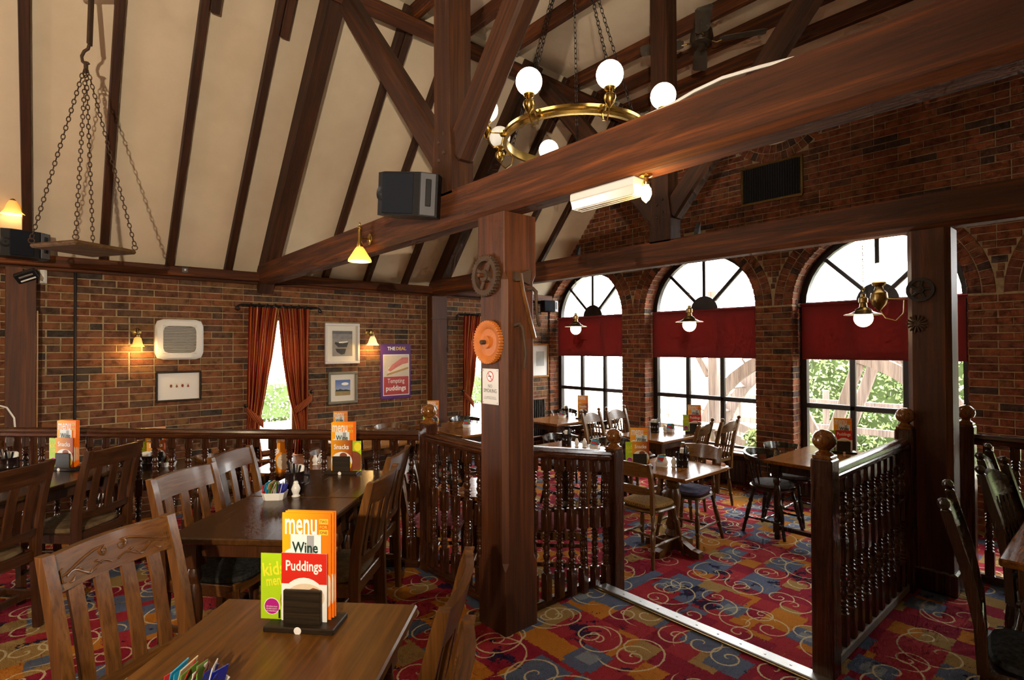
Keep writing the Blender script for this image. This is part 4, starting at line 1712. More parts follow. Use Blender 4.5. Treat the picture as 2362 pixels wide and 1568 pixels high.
PEND = [('pendant_lamp', (4.52, 4.15), 'pendant lamp with small metal shade hanging before the leftmost arched window'), ('pendant_lamp', (4.52, 2.73), 'pendant lamp with small metal shade hanging before the middle arched window'), ('pendant_lamp', (4.52, 1.32), 'pendant lamp with small metal shade hanging before the right hand arched window')]
pm = None
for nm, (x, y), lab in PEND:
    if pm is None:
        T = thing(nm, lab, 'pendant lamp', (x, y, 1.82), group='pendant lamps before the arched windows')
        chain_g(G(), (0, 0, .17), (0, 0, .545), .03, .002).obj('chain', BRASSD, T, fix=False)
        G().lathe([(.006, .175), (.016, .17), (.016, .15), (.03, .14), (.03, .11), (.022, .105), (.026, .075), (.05, .06), (.056, .048), (.048, .045)], 16).obj('cap', BRASSD, T)
        G().lathe([(.05, .05), (.09, .03), (.125, .022), (.125, .019), (.088, .026), (.048, .045)], 24).obj('shade', BRASSD, T)
        G().ball((0, 0, -.005), .062, 20, sz=1.05).obj('globe', PENDG, T)
        pm = T
    else:
        T = copy_tree(pm)
        T.location = (x, y, 1.82)
        T['label'] = lab
    lamp('pendant_light', 'POINT', (x, y, 1.74), 1.6, (1, .7, .35), .06)

T = thing('bracket_lamp', 'brass oil lamp on a bracket at the left side of the dark oak post', 'oil lamp', (4.50, 1.035, 1.93))
G().lathe([(.004, -.1), (.016, -.085), (.045, -.05), (.055, -.01), (.05, .03), (.03, .05), (.024, .075), (.04, .085), (.045, .1), (.036, .12)], 18, None, (0, .18, .03)).obj('font', BRASSD, T)
G().ball((0, .18, .20), .075, 18).obj('globe', GLOBE, T)
G().tube([(0, 0, 0), (0, .18, .02)], .006, 6).obj('arm', BRASSD, T)
G().tube([(0, .03, .0), (0, .035, -.09), (0, .08, -.14), (0, .14, -.12), (0, .175, -.06)], .005, 6).obj('scroll', BRASSD, T)

T = thing('emergency_light', 'white strip emergency light fixed under the nearer tie beam', 'light', (2.035, 1.67, 2.385))
G().box((0, 0, -.022), (.085, .40, .045), .008).obj('housing', WHITE, T)
DIFF = plain('clear_ribbed_diffuser', (.62, .58, .50), .15, 0, .1)
G().loft([[(x, y, z) for x, z in ((-.04, -.043), (.04, -.043), (.03, -.078), (-.03, -.078))] for y in (-.19, .19)]).obj('diffuser', DIFF, T, smooth=20)
for k in range(3):
    G().box((-.025 + .025 * k, 0, -.081), (.008, .36, .006), .002).obj('rib', DIFF, T)
T = thing('bare_bulb_lamp', 'small brass holder with glowing bare bulb under the nearer tie beam', 'light', (2.035, 1.44, 2.385))
G().lathe([(.03, 0), (.03, -.006), (.012, -.012), (.012, -.03), (.018, -.034), (.016, -.045)], 14).obj('holder', BRASS, T)
G().lathe([(.012, -.045), (.024, -.065), (.026, -.085), (.016, -.11), (1e-4, -.125)], 16).obj('bulb', BULB, T)
lamp('bulb_light', 'POINT', (2.035, 1.44, 2.23), 3.0, (1, .6, .2), .03)

T = thing('ceiling_fan', 'old ceiling fan with dusty wooden blades beyond the farther truss', 'ceiling fan', (5.25, 3.0, 4.84))
G().lathe([(.02, .3), (.02, .16), (.075, .15), (.11, .1), (.12, .03), (.10, -.02), (.05, -.04), (.05, -.08), (.03, -.095), (1e-4, -.1)], 22).obj('motor', plain('fan_motor_bronze', (.06, .04, .025), .45, .6, .3), T)
FANW = plain('dusty_fan_blade', (.075, .06, .042), .7, 0, .3)
for k in range(4):
    a = math.radians(32 + 90 * k)
    M = Matrix.Rotation(a, 4, 'Z') @ Matrix.Rotation(math.radians(10), 4, 'X')
    G().tube([(.09, 0, .0), (.15, .02, -.02), (.2, 0, -.01)], .009, 6, M=M).obj('blade_iron', BRASSD, T)
    G().prism([(.18, -.045), (.22, -.07), (.6, -.082), (.63, -.06), (.63, .06), (.6, .082), (.22, .07), (.18, .045)], -.004, .004, M).obj('blade', FANW, T, smooth=0)

# ------------------------------------------------------------------ loudspeakers and small wall equipment


def speaker(label, loc, rot, w=.40, h=.27, d=.22):
    T = thing('loudspeaker', label, 'speaker', loc, rot=rot)
    prof = [(-w / 2, -d / 2 + .04), (-w / 2 + .06, -d / 2), (w / 2 - .1, -d / 2 - .01), (w / 2, -d / 2 + .05), (w / 2 - .02, d / 2), (-w / 2 + .05, d / 2)]
    G().prism(prof, -h / 2, h / 2).obj('cabinet', BLACK, T, smooth=0)
    G().box((-.045, -d / 2 - .006, 0), (w - .19, .012, h - .02), .004).obj('grille', BLUEBLK, T)
    M = Matrix.Translation((w / 2 - .052, -d / 2 + .016, 0)) @ Matrix.Rotation(math.radians(31), 4, 'Z')
    G().box((0, -.004, 0), (.095, .01, h - .01), .003, M).obj('baffle_panel', GREYP, T)
    G().box((0, -.012, .01), (.035, .012, h * .62), .003, M).obj('port', BLACK, T)
    M2 = Matrix.Translation((-w / 2 + .03, -d / 2 + .018, 0)) @ Matrix.Rotation(math.radians(-34), 4, 'Z')
    G().lathe([(.045, 0), (.045, .006), (.036, .004), (.02, -.004), (1e-4, .004)], 18, M2 @ Matrix.Rotation(pi / 2, 4, 'X')).obj('driver', BLACK, T)
    return T


speaker('black loudspeaker mounted on the nearer tie beam at the king post', (1.80, 3.09, 2.60), (math.radians(6), math.radians(5), math.radians(-52)))
speaker('black loudspeaker high in the far room corner beside the arched window', (6.78, 6.88, 2.33), (0, 0, math.radians(-20)), .34, .2, .18)
speaker('black loudspeaker at the left edge above the pale oak post', (-.16, 6.62, 2.56), (0, 0, math.radians(20)), .36, .24, .2)

T = thing('air_vent', 'white square air vent with fine grey louvres on the long brick wall', 'vent', (1.135, YA, 1.715))
g = G()
lp = []
for ins, y in ((.0, 0), (.0, -.03), (.02, -.05), (.075, -.052), (.08, -.03)):
    w, h = .235 - ins, .225 - ins
    pts = []
    for i in range(32):
        a = 2 * pi * i / 32
        cx, cz = math.cos(a), math.sin(a)
        m = (abs(cx) ** 7 + abs(cz) ** 7) ** (-1 / 7)
        pts.append((cx * m * w, y, cz * m * h))
    lp.append(pts)
g.loft(lp)
g.obj('surround', WHITE, T, smooth=40)
LOUV = plain('grey_louvre', (.20, .18, .15), .6)
for k in range(19):
    G().box((0, -.045, -.155 + .0172 * k), (.33, .014, .007), .002, None, (math.radians(25), 0, 0)).obj('louvre', LOUV, T)

T = thing('gable_vent', 'dark louvred vent in a brass coloured frame high on the gable wall', 'vent', (XB, 3.03, 3.69))
for y, z, w, h in ((0, .235, .76, .03), (0, -.235, .76, .03), (.37, 0, .03, .47), (-.37, 0, .03, .47)):
    G().box((-.012, y, z), (.03, w, h), .004).obj('frame', BRASSD, T)
G().box((-.004, 0, 0), (.01, .72, .45)).obj('backing', BLACK, T)
for k in range(24):
    G().box((-.014, -.345 + .03 * k, 0), (.012, .012, .44), .002).obj('bar', IRON, T)

T = thing('alarm_sensor', 'white plastic alarm sensor beside the pale oak post', 'sensor', (-.03, YA, 2.33))
g = G()
g.loft([[(-.035, 0, z), (-.035, -d, z), (-.015, -d - .02, z), (.015, -d - .02, z), (.035, -d, z), (.035, 0, z)] for z, d in ((-.07, .02), (-.05, .035), (.03, .04), (.06, .03))])
g.obj('case', WHITE, T, smooth=30)
G().box((0, -.05, -.045), (.02, .012, .014), .003).obj('lens', GREYP, T)
T = thing('floodlight', 'small black floodlight tilted at the top of the pale oak post', 'light', (-.14, 6.80, 2.30), rot=(math.radians(35), math.radians(-25), math.radians(-15)))
G().box((0, 0, 0), (.17, .05, .10), .008).obj('case', BLACK, T)
G().box((0, -.027, .012), (.11, .006, .016), .002).obj('reflector', STEEL, T)
G().box((0, -.027, -.025), (.12, .006, .014), .002).obj('tube', WHITEP, T)
G().tube([(0, .02, .03), (0, .08, .06), (0, .12, .02)], .008, 6).obj('bracket', BLACK, T)
T = thing('conduit_pipe', 'thin black conduit pipe running down the long brick wall', 'pipe', (.21, YA - .018, LOW))
G().tube([(.012, 0, 0), (.012, 0, 2.66)], .012, 8).obj('pipe', IRON, T)
for z in (.9, 1.52, 2.27):
    G().box((.012, .008, z), (.06, .01, .014), .002).obj('clip', IRON, T)
T = thing('socket_box', 'small grey socket box on the wall plate above the air vent', 'socket', (1.17, YA - .115, 2.485))
G().box((0, 0, 0), (.06, .015, .055), .004).obj('plate', GREYP, T)
G().box((0, -.009, .004), (.02, .006, .02), .002).obj('switch', WHITE, T)

# hanging weighing tray
T = thing('weighing_scale', 'old iron weighing scale tray hanging on four chains before the sloping plaster', 'scale', (.22, 5.19, 2.37))
TRAY = wood('tray_wood', (.05, .025, .012), (.11, .06, .03), (.17, .10, .055), .8, 'X', 1, .5)
G().box((0, 0, 0), (.46, .46, .035), .012, None, (0, 0, math.radians(33))).obj('tray', TRAY, T)
for a in range(4):
    an = math.radians(-12 + 90 * a)
    c = Vector((.31 * math.cos(an), .31 * math.sin(an), .02))
    chain_g(G(), c + Vector((0, 0, .03)), (.0 + .012 * math.cos(an), .012 * math.sin(an), 1.36), .045, .0035).obj('chain', RUST, T, fix=False)
    G().tube([c + Vector((.018 * math.cos(t), 0, .015 + .018 * math.sin(t))) for t in np.linspace(0, 2 * pi, 11)[:-1]], .004, 6, True).obj('ring', RUST, T)
G().tube([(0, 0, 1.34), (.0, 0, 1.42)], .014, 8).obj('link', RUST, T)
G().tube([(.018, -.01, 1.415), (.0, .0, 1.40), (-.02, .012, 1.42), (-.025, .014, 1.46), (-.01, .006, 1.50), (.012, -.008, 1.52), (.02, -.012, 1.56)], .011, 8).obj('hook', RUST, T)
G().bar((.02, -.012, 1.55), (.05, -.03, 2.75), .05, .02, .004).obj('hanger_bar', RUST, T)
G().bar((-.05, .04, 1.93), (.12, -.1, 1.95), .03, .02, .003).obj('cross_bar', RUST, T)

T = thing('cable', 'white cable lying along the top of the nearer tie beam', 'cable', (2.0, 1.3, 2.62))
G().tube([(-.02, .10, .004), (-.025, -.03, .006), (-.03, -.14, .022), (-.03, -.26, .03), (-.03, -.4, .016), (-.02, -.52, .004)], .007, 6).obj('wire', WHITE, T)
T = thing('cable', 'white cable curving out of a box at the left edge near the far table', 'cable', (-.33, 6.80, .93))
G().tube([(-.10, 0, .18), (-.03, 0, .19), (.06, 0, .15), (.11, 0, .05), (.12, 0, -.1)], .008, 6).obj('wire', WHITE, T)

# ------------------------------------------------------------------ tools on the massive post


def gear(label, loc, R, th, m, spokes, teeth):
    T = thing('gear_wheel', label, 'gear wheel', loc)
    A = (-1, 0, 0)
    if spokes:
        G().lathe([(R * .70, 0), (R * .93, 0), (R * .93, th), (R * .70, th), (R * .70, 0)], 40, None, (0, 0, 0), A).obj('rim', m, T)
        for k in range(spokes):
            a = 2 * pi * k / spokes + .5
            G().bar((-th * .5, R * .12 * math.cos(a), R * .12 * math.sin(a)), (-th * .5, R * .75 * math.cos(a), R * .75 * math.sin(a)), R * .2, th * .5, .004, up=(1, 0, 0)).obj('spoke', m, T)
    else:
        G().lathe([(1e-4, th * .6), (R * .25, th * .6), (R * .62, th * .45), (R * .72, th * .75), (R * .93, th), (R * .93, 0), (1e-4, 0)], 40, None, (0, 0, 0), A).obj('disc', m, T, smooth=25)
    for k in range(teeth):
        a = 2 * pi * k / teeth
        M = Matrix.Rotation(a, 4, 'X')
        G().box((-th / 2, 0, R * .955), (th, R * .09, R * .10), R * .02, M).obj('tooth', m, T)
    G().lathe([(R * .3, 0), (R * .28, th * 1.1), (R * .16, th * 1.25)], 20, None, (0, 0, 0), A).obj('hub', m, T)
    G().lathe([(R * .10, 0), (R * .10, th * 2.2), (R * .08, th * 2.3), (1e-4, th * 2.3)], 12, None, (0, 0, 0), A).obj('peg', RUST if not spokes else POSTW, T)


gear('dark iron gear wheel with spokes at the top of the massive post', (1.945, 2.475, 2.03), .122, .03, RUST, 4, 34)
gear('orange painted solid gear wheel on the massive post', (1.945, 2.455, 1.645), .125, .03, ORANGE, 0, 44)
T = thing('axe', 'old axe with wooden handle on the right face of the massive post', 'axe', (2.06, 2.325, 2.01))
M = Matrix.Rotation(pi / 2, 4, 'X')
G().prism([(-.055, -.01), (-.05, .035), (.0, .03), (.06, .055), (.075, .05), (.065, -.035), (.0, -.015), (-.045, -.02)], -.0, .022, M).obj('head', RUST, T, smooth=0)
G().tube([(-.005, -.014, .03), (.01, -.014, -.06), (.055, -.014, -.2), (.10, -.014, -.34)], [.011, .012, .012, .015], 8).obj('handle', CHAIR['Z'], T)
T = thing('iron_hook', 'curved iron pull at the right edge of the massive post', 'iron tool', (2.15, 2.325, 1.86))
G().tube([(-.045, -.01, .09), (.0, -.014, .098), (.02, -.02, .08), (.02, -.022, .02), (.025, -.022, -.05), (.04, -.018, -.10), (.055, -.012, -.115)], [.010, .012, .012, .009, .009, .011, .012], 8).obj('bar', RUST, T)
T = thing('iron_hook', 'curved iron hook below the axe on the massive post', 'iron tool', (2.05, 2.325, 1.63))
G().tube([(-.045, -.01, .11), (-.01, -.014, .12), (.012, -.02, .10), (.022, -.022, .03), (.035, -.022, -.05), (.03, -.018, -.10), (.032, -.012, -.135)], [.010, .012, .012, .009, .009, .010, .011], 8).obj('bar', RUST, T)
gear('dark round iron plate with spokes on the dark oak post', (4.41, .955, 1.985), .085, .012, IRON, 5, 0)
T = thing('iron_star', 'small iron sunburst casting on the dark oak post', 'iron ornament', (4.412, .975, 1.76))
for k in range(14):
    a = 2 * pi * k / 14
    G().bar((-.008, .015 * math.cos(a), .015 * math.sin(a)), (-.008, .06 * math.cos(a), .06 * math.sin(a)), .012, .012, .003, up=(1, 0, 0)).obj('ray', RUST, T)
G().lathe([(.02, 0), (.016, .014), (1e-4, .016)], 12, None, (0, 0, 0), (-1, 0, 0)).obj('boss', RUST, T)
T = thing('iron_bar', 'iron bar with hanging chain nailed across the flat oak post', 'iron ornament', (4.62, 6.915, 2.04))
G().tube([(-.26, 0, 0), (-.1, 0, .008), (.05, 0, .0), (.17, 0, .004)], [.014, .016, .015, .008], 8).obj('bar', RUST, T)
chain_g(G(), (.03, 0, -.02), (.035, 0, -.42), .04, .004).obj('chain', RUST, T, fix=False)
G().ball((.035, 0, -.46), .03, 10, sz=1.5).obj('weight', RUST, T)
for i, (y, z, lab) in enumerate(((3.99, 2.70, 'left'), (2.46, 2.70, 'right'))):
    T = thing('iron_bracket', 'small dark iron bracket standing on the farther tie beam, %s one' % lab, 'bracket', (4.42, 4.05 - .0 if i == 0 else 2.60, 2.615))
    G().prism([(0, 0), (.05, 0), (.05, .12), (.02, .06)], -.02, .02, Matrix.Rotation(pi / 2, 4, 'X')).obj('bracket', IRON, T, smooth=0)

# ------------------------------------------------------------------ lettering helper and flat print
_tx = {}


def host(par):
    for ch in par.children:
        if ch.name.split('.')[0] in ('card', 'sheet', 'plate', 'mount'):
            return ch
    return par


def text(par, s, mat, cx, cz, w, h, y=-.004, bold=.012, rot=0.0, shear=0.0, name='lettering'):
    key = (s, bold)
    if key not in _tx:
        cu = bpy.data.curves.new('lettering', 'FONT')
        cu.body = s
        cu.offset = bold
        cu.resolution_u = 2
        cu.align_x = 'CENTER'
        cu.space_line = .95
        ob = bpy.data.objects.new('lettering_tmp', cu)
        me = bpy.data.meshes.new_from_object(ob)
        v = np.array([p.co[:] for p in me.vertices])
        f = [tuple(p.vertices) for p in me.polygons]
        bpy.data.objects.remove(ob)
        lo, hi = v.min(0), v.max(0)
        v = (v - (lo + hi) / 2) / np.maximum(hi - lo, 1e-6)
        _tx[key] = (v, f)
    v, f = _tx[key]
    c, s_ = math.cos(rot), math.sin(rot)
    g = G()
    pts = []
    for p in v:
        x, z = p[0] * w + shear * p[1], p[1] * h
        pts.append((cx + x * c - z * s_, y, cz + x * s_ + z * c))
    g.add(pts, f)
    return g.obj(name, mat, host(par), smooth=0, fix=False)


def pr(par, pts, mat, y, name='print'):
    """flat printed patch, polygon in (x, z)"""
    g = G()
    g.add([(x, y, z) for x, z in pts] + [(x, y + .0004, z) for x, z in pts], [tuple(range(len(pts)))] + [(i, (i + 1) % len(pts), len(pts) + (i + 1) % len(pts), len(pts) + i) for i in range(len(pts))])
    return g.obj(name, mat, host(par), smooth=0, fix=False)


def rc(x0, x1, z0, z1):
    return [(x0, z0), (x1, z0), (x1, z1), (x0, z1)]


def ell(cx, cz, rx, rz, lo=None, n=28):
    p = [(cx + rx * math.cos(2 * pi * k / n), cz + rz * math.sin(2 * pi * k / n)) for k in range(n)]
    if lo:
        p = [(min(max(x, lo[0]), lo[1]), min(max(z, lo[2]), lo[3])) for x, z in p]
    return p


def grad(name, c1, c2, ax=0, rough=.35):
    t = NT(name)
    g_ = t.N('TexCoord')
    s_ = t.N('SeparateXYZ')
    t.L(g_.outputs['Generated'], s_.inputs[0])
    return t.base(t.ramp(s_.outputs[ax], [(0, c1), (1, c2)]), rough)


MENU_M = grad('orange_menu_print', (.90, .42, .01), (.86, .17, .006))
SNACK_M = grad('snacks_print', (.80, .33, .01), (.27, .03, .008))
RED_M = plain('red_print', (.60, .022, .012), .35, 0, .05)
LIME = plain('lime_print', (.38, .60, .012), .35, 0, .05)
YELL = plain('yellow_print', (.85, .72, .03), .35, 0, .05)
WHT = plain('white_print', (.86, .85, .83), .4, 0, .02)
GREEN_T = plain('dark_green_ink', (.006, .035, .02), .5)
DARK_T = plain('black_ink', (.012, .010, .010), .5)
REDBR = plain('red_brown_ink', (.22, .02, .012), .5)
CREAM_F = plain('cream_food_print', (.72, .58, .42), .4, 0, .2)
CHOC_F = plain('chocolate_food_print', (.22, .055, .02), .4, 0, .3)
MAGEN = plain('magenta_print', (.42, .012, .22), .4)
GREYB = plain('grey_print', (.32, .33, .36), .4)
WINEBG = plain('pale_blue_print', (.70, .78, .80), .4, 0, .03)
ORNG = plain('orange_red_print', (.75, .10, .01), .4)
GOLDT = plain('gold_ink', (.80, .50, .03), .4)
PURP = plain('purple_print', (.085, .012, .16), .35, 0, .05)


def card(name, w, h, mat, cat='leaflet', th=.0025):
    T = thing(name, '', cat)
    G().box((0, 0, h / 2), (w, th, h)).obj('card', mat, T)
    return T


# menu card
MN = card('menu_card', .16, .33, MENU_M, 'menu', .004)
text(MN, 'menu', WHT, -.018, .287, .105, .050, -.003, .016)
for k, (wd, m) in enumerate((('TWO', GOLDT), ('FOR', ORNG), ('ONE', GOLDT))):
    z = .305 - .017 * k
    pr(MN, rc(.042, .071, z - .008, z + .008), m, -.0026)
    text(MN, wd, REDBR if k != 1 else GOLDT, .0565, z, .024, .009, -.0034, .01)
pr(MN, ell(-.045, .185, .034, .034), WHT, -.0026)
text(MN, 'Create\nyour own\nsteak', REDBR, -.045, .185, .046, .042, -.0034, .01, math.radians(20))
pr(MN, ell(.03, .09, .06, .07, (-.079, .079, .002, .3)), CREAM_F, -.0026)
# wine card
WN = card('wine_card', .10, .265, WINEBG, 'menu', .0015)
pr(WN, rc(.004, .027, .17, .262), GREYB, -.0015)
text(WN, 'Wine', GREEN_T, -.002, .225, .085, .034, -.0024, .02)
# kids menu
KD = card('kids_menu', .19, .205, LIME, 'menu', .002)
text(KD, 'kids', YELL, -.052, .158, .072, .042, -.0022, .015, math.radians(8))
text(KD, 'menu', YELL, -.045, .117, .062, .022, -.0022, .015, math.radians(8))
pr(KD, ell(-.058, .040, .026, .026), WHT, -.0016)
pr(KD, ell(-.058, .040, .024, .024), MAGEN, -.0021)
for k in range(3):
    text(KD, ('NO artificial colours', 'NO artificial sweeteners', 'NO artificial flavours')[k], WHT, -.058, .040 - .007 * k, .036, .0045, -.0027, .0)
pr(KD, ell(.04, .06, .07, .075, (-.094, .094, .002, .2)), CHOC_F, -.0016)
pr(KD, ell(.07, .165, .025, .03), YELL, -.0016)
for k in range(4):
    pr(KD, rc(-.036 + .012 * k, -.030 + .012 * k, .003, .03), DARK_T, -.0024)
# puddings
PD = card('puddings_menu', .148, .21, WHT, 'menu', .002)
pr(PD, rc(-.074, .074, .115, .21), RED_M, -.0016)
text(PD, 'Puddings', WHT, .0, .167, .118, .042, -.0026, .02)
pr(PD, ell(.0, .06, .074, .075, (-.074, .074, .002, .2)), WHT, -.0021)
pr(PD, ell(.005, .075, .062, .042), CREAM_F, -.0026)
pr(PD, [(-.01, .085), (.03, .105), (.05, .10), (.03, .085), (.06, .07), (.045, .05), (.02, .07)], CHOC_F, -.0031)
# snacks
SN = card('snacks_menu', .15, .21, SNACK_M, 'menu', .002)
text(SN, 'Snacks', WHT, -.002, .165, .105, .034, -.0022, .02)
pr(SN, ell(.0, .065, .074, .065, (-.074, .074, .002, .2)), WHT, -.0016)
pr(SN, ell(.012, .105, .026, .020), CHOC_F, -.0022)
pr(SN, ell(-.03, .055, .042, .045), CREAM_F, -.0022)
pr(SN, ell(.03, .04, .04, .035), GOLDT, -.0027)
# wooden holder
HD = thing('menu_holder', '', 'menu holder')
DKW = wood('black_stained_wood', (.010, .007, .006), (.022, .015, .012), (.038, .027, .021), .45, 'X', 2, .1)
G().box((0, 0, .009), (.225, .11, .018), .003).obj('base', DKW, HD)
G().box((0, -.024, .065), (.122, .012, .11), .003).obj('front_plate', DKW, HD)
G().box((0, .036, .065), (.122, .012, .11), .003).obj('rear_plate', DKW, HD)
G().lathe([(.012, 0), (.011, .0012), (1e-4, .0014)], 16, None, (0, -.0552, .0095), (0, -1, 0)).obj('badge', WHT, HD)


def menu_set(where, loc, rotz, items, s=1.0):
    """items: list of (kind, dx, dy, dz)"""
    protos = {'menu': (MN, 'orange menu card'), 'wine': (WN, 'pale wine list card'), 'kids': (KD, 'lime green kids menu'), 'pudding': (PD, 'red puddings menu'), 'snack': (SN, 'orange brown snacks menu')}
    R = Matrix.Rotation(rotz, 4, 'Z')
    z = loc[2]
    if any(k[0] == 'holder' for k in items):
        place(HD, loc, rotz, 'black wooden menu holder ' + where, 'menu holders')
    seen = {}
    for kind, dx, dy, dz in items:
        if kind == 'holder':
            continue
        pro, nm = protos[kind]
        seen[kind] = seen.get(kind, 0) + 1
        lab = nm + ' ' + where + ('' if seen[kind] == 1 else ', tucked behind another' if seen[kind] == 2 else ', rearmost of three')
        o = place(pro, Vector(loc) + R @ Vector((dx, dy, dz)), rotz, lab, nm + 's')


FULL = lambda front, kdx: [('holder', 0, 0, 0), ('menu', .0, .004, .0185), ('menu', .006, .012, .022), ('menu', .009, .020, .0225), ('wine', .0, -.002, .0185), ('kids', kdx, -.0075, .0185), (front, .0, -.0125, .0185)]
A45 = math.radians(-45)
menu_set('on the nearest oak table', PQ(1.655, -.775, .75), A45 - .03, FULL('pudding', -.05))
menu_set('on the far half of the dark table', PQ(3.66, -1.455, .75), A45 + .02, FULL('snack', .04))
menu_set('on the far left dark table', PQ(3.66, -3.50, .75), A45 - .1, FULL('snack', -.04))
LITE = lambda front: [('holder', 0, 0, 0), ('menu', 0, .012, .0185), ('wine', .012, .004, .0185), ('kids', -.045, -.003, .0185), (front, .005, -.010, .0185)]
zt = .75 + LOW
menu_set('behind the balusters under the small framed shells', (.78, 6.02, zt), math.radians(-10), LITE('snack'))
menu_set('standing alone before the striped curtains', (1.56, 4.93, zt), math.radians(-30), [('menu', 0, 0, .0)])
menu_set('below the framed landscape', (2.60, 6.06, zt), math.radians(-25), [('holder', 0, 0, 0), ('menu', -.01, .012, .0185), ('wine', -.02, .004, .0185), ('kids', .02, -.006, .0185)])
menu_set('in front of the flat oak post', (4.05, 6.38, zt), math.radians(-35), LITE('snack'))
menu_set('before the leftmost arched window', (6.14, 5.50, zt), math.radians(-50), [('holder', 0, 0, 0), ('menu', 0, .01, .0185), ('snack', .0, -.004, .0185)])
menu_set('before the middle arched window', (6.16, 3.66, zt), math.radians(-55), LITE('pudding'))
menu_set('on the pedestal table', (4.07, 2.97, zt), math.radians(-45), [('holder', 0, 0, 0), ('menu', 0, .012, .0185), ('wine', .02, .004, .0185), ('kids', -.03, -.003, .0185), ('snack', .01, -.010, .0185)])
menu_set('before the right hand arched window', (6.12, 1.98, zt), math.radians(-62), LITE('pudding'))

# ------------------------------------------------------------------ cutlery pots, sachet dishes, shakers
POT = thing('cutlery_pot', '', 'pot')
G().lathe([(.052, 0), (.055, .004), (.055, .055), (.057, .06), (.055, .065), (.055, .115), (.058, .125), (.054, .128), (.05, .12), (.05, .01), (1e-4, .01)], 24).obj('pot_body', plain('brown_glaze', (.012, .006, .006), .15), POT)
G().tube([(.054, 0, .10), (.08, 0, .095), (.085, 0, .07), (.08, 0, .045), (.054, 0, .035)], .006, 8).obj('handle', BLACK, POT)
for k in range(5):
    a = -2.4 + .3 * k
    G().bar((.02 * math.cos(a), .02 * math.sin(a), .06), (.062 * math.cos(a), .05 * math.sin(a), .20 - .008 * k), .012, .003, .001).obj('cutlery', STEEL if k % 2 else BLACK, POT)
G().box((.012, 0, .125), (.07, .05, .075), .006, None, (0, math.radians(6), .2)).obj('napkins', PAPER, POT)
DISH = thing('sachet_dish', '', 'dish')
g = G()
g.loft([[(x * s1, y * s1, z) for x, y in ((-.065, -.035), (-.045, -.05), (.045, -.05), (.065, -.035), (.065, .035), (.045, .05), (-.045, .05), (-.065, .035))] for s1, z in ((.82, 0), (1, .042), (.95, .042), (.8, .006))])
g.obj('dish_body', WHITEP, DISH, smooth=20)
SCOL = [plain('sachet_' + n, c, .3, 0, .3) for n, c in (('blue', (.01, .02, .30)), ('cyan', (.02, .30, .55)), ('red', (.50, .03, .03)), ('green', (.15, .30, .05)), ('cream', (.65, .52, .30)), ('brown', (.16, .03, .03)), ('white', (.75, .74, .72)))]
rs = random.Random(4)
for k in range(15):
    x = -.052 + .0076 * k
    m = SCOL[(0, 0, 6, 0, 5, 3, 6, 5, 4, 3, 2, 4, 1, 1, 2)[14 - k]]
    G().box((x, rs.uniform(-.012, .012), .05 + rs.uniform(0, .022)), (.003, .055, .062), .001, None, (rs.uniform(-.25, .25), rs.uniform(-.1, .5), rs.uniform(-.3, .3))).obj('sachet', m, DISH)
SHK = thing('salt_shaker', '', 'shaker')
G().lathe([(.022, 0), (.024, .004), (.016, .014), (.022, .03), (.026, .045), (.02, .062), (.013, .075), (.014, .082), (.01, .09), (1e-4, .092)], 18).obj('shaker_body', WHITEP, SHK)


def pot(loc, a, lab):
    place(POT, loc, a, lab, 'cutlery pots')


def dish(loc, a, lab):
    place(DISH, loc, a, lab, 'sachet dishes')


def shaker(loc, lab):
    place(SHK, loc, 0, lab, 'salt and pepper shakers')


pot(PQ(3.16, -1.55, .75), math.radians(-10), 'brown cutlery pot with napkins on the dark table')
dish(PQ(3.02, -1.60, .75), math.radians(-38), 'white dish of sauce sachets on the dark table')
shaker(PQ(3.07, -1.50, .75), 'white salt shaker between sachet dish and cutlery pot on the dark table')
dish(PQ(1.275, -.875, .75), math.radians(-40), 'dish of colourful sachets at the bottom edge on the nearest oak table')
pot(PQ(3.45, -3.72, .75), 0, 'cutlery pot with napkins cut by the left edge')
dish((.86, 5.88, zt), .1, 'white dish of sachets behind the balusters at left')
pot((.70, 5.82, zt), 2.0, 'cutlery pot behind the balusters at left')
shaker((1.90, 5.02, zt), 'salt shaker on the table before the striped curtains, left one')
shaker((1.97, 5.07, zt), 'pepper shaker on the table before the striped curtains, right one')
dish((4.33, 5.98, zt), .6, 'white dish of sachets on the table below the half hidden window')
pot((4.36, 4.15, zt), .5, 'cutlery pot just right of the massive post')
shaker((4.36, 4.00, zt), 'salt shaker right of the cutlery pot near the massive post')
shaker((4.42, 3.94, zt), 'second shaker right of the cutlery pot near the massive post')
dish((4.45, 3.82, zt), .4, 'dish of sachets above the short sloping rail')
pot((5.83, 4.02, zt), 1.2, 'cutlery pot on the table between the pale spindle chairs')
shaker((5.92, 3.93, zt), 'salt shaker on the table between the pale spindle chairs')
dish((6.02, 3.92, zt), .2, 'dish of sachets on the table between the pale spindle chairs')
pot((4.37, 2.72, zt), .3, 'black cutlery pot on the pedestal table')
dish((4.25, 2.86, zt), .4, 'dish of sachets on the pedestal table')
shaker((4.29, 2.76, zt), 'salt shaker on the pedestal table, nearer one')
shaker((4.22, 2.80, zt), 'pepper shaker on the pedestal table, beside the menus')
pot((6.12, 5.85, zt), .3, 'cutlery pot on the corner table')
dish((5.98, 5.78, zt), .3, 'dish of blue sachets on the corner table')

# ------------------------------------------------------------------ pictures and signs


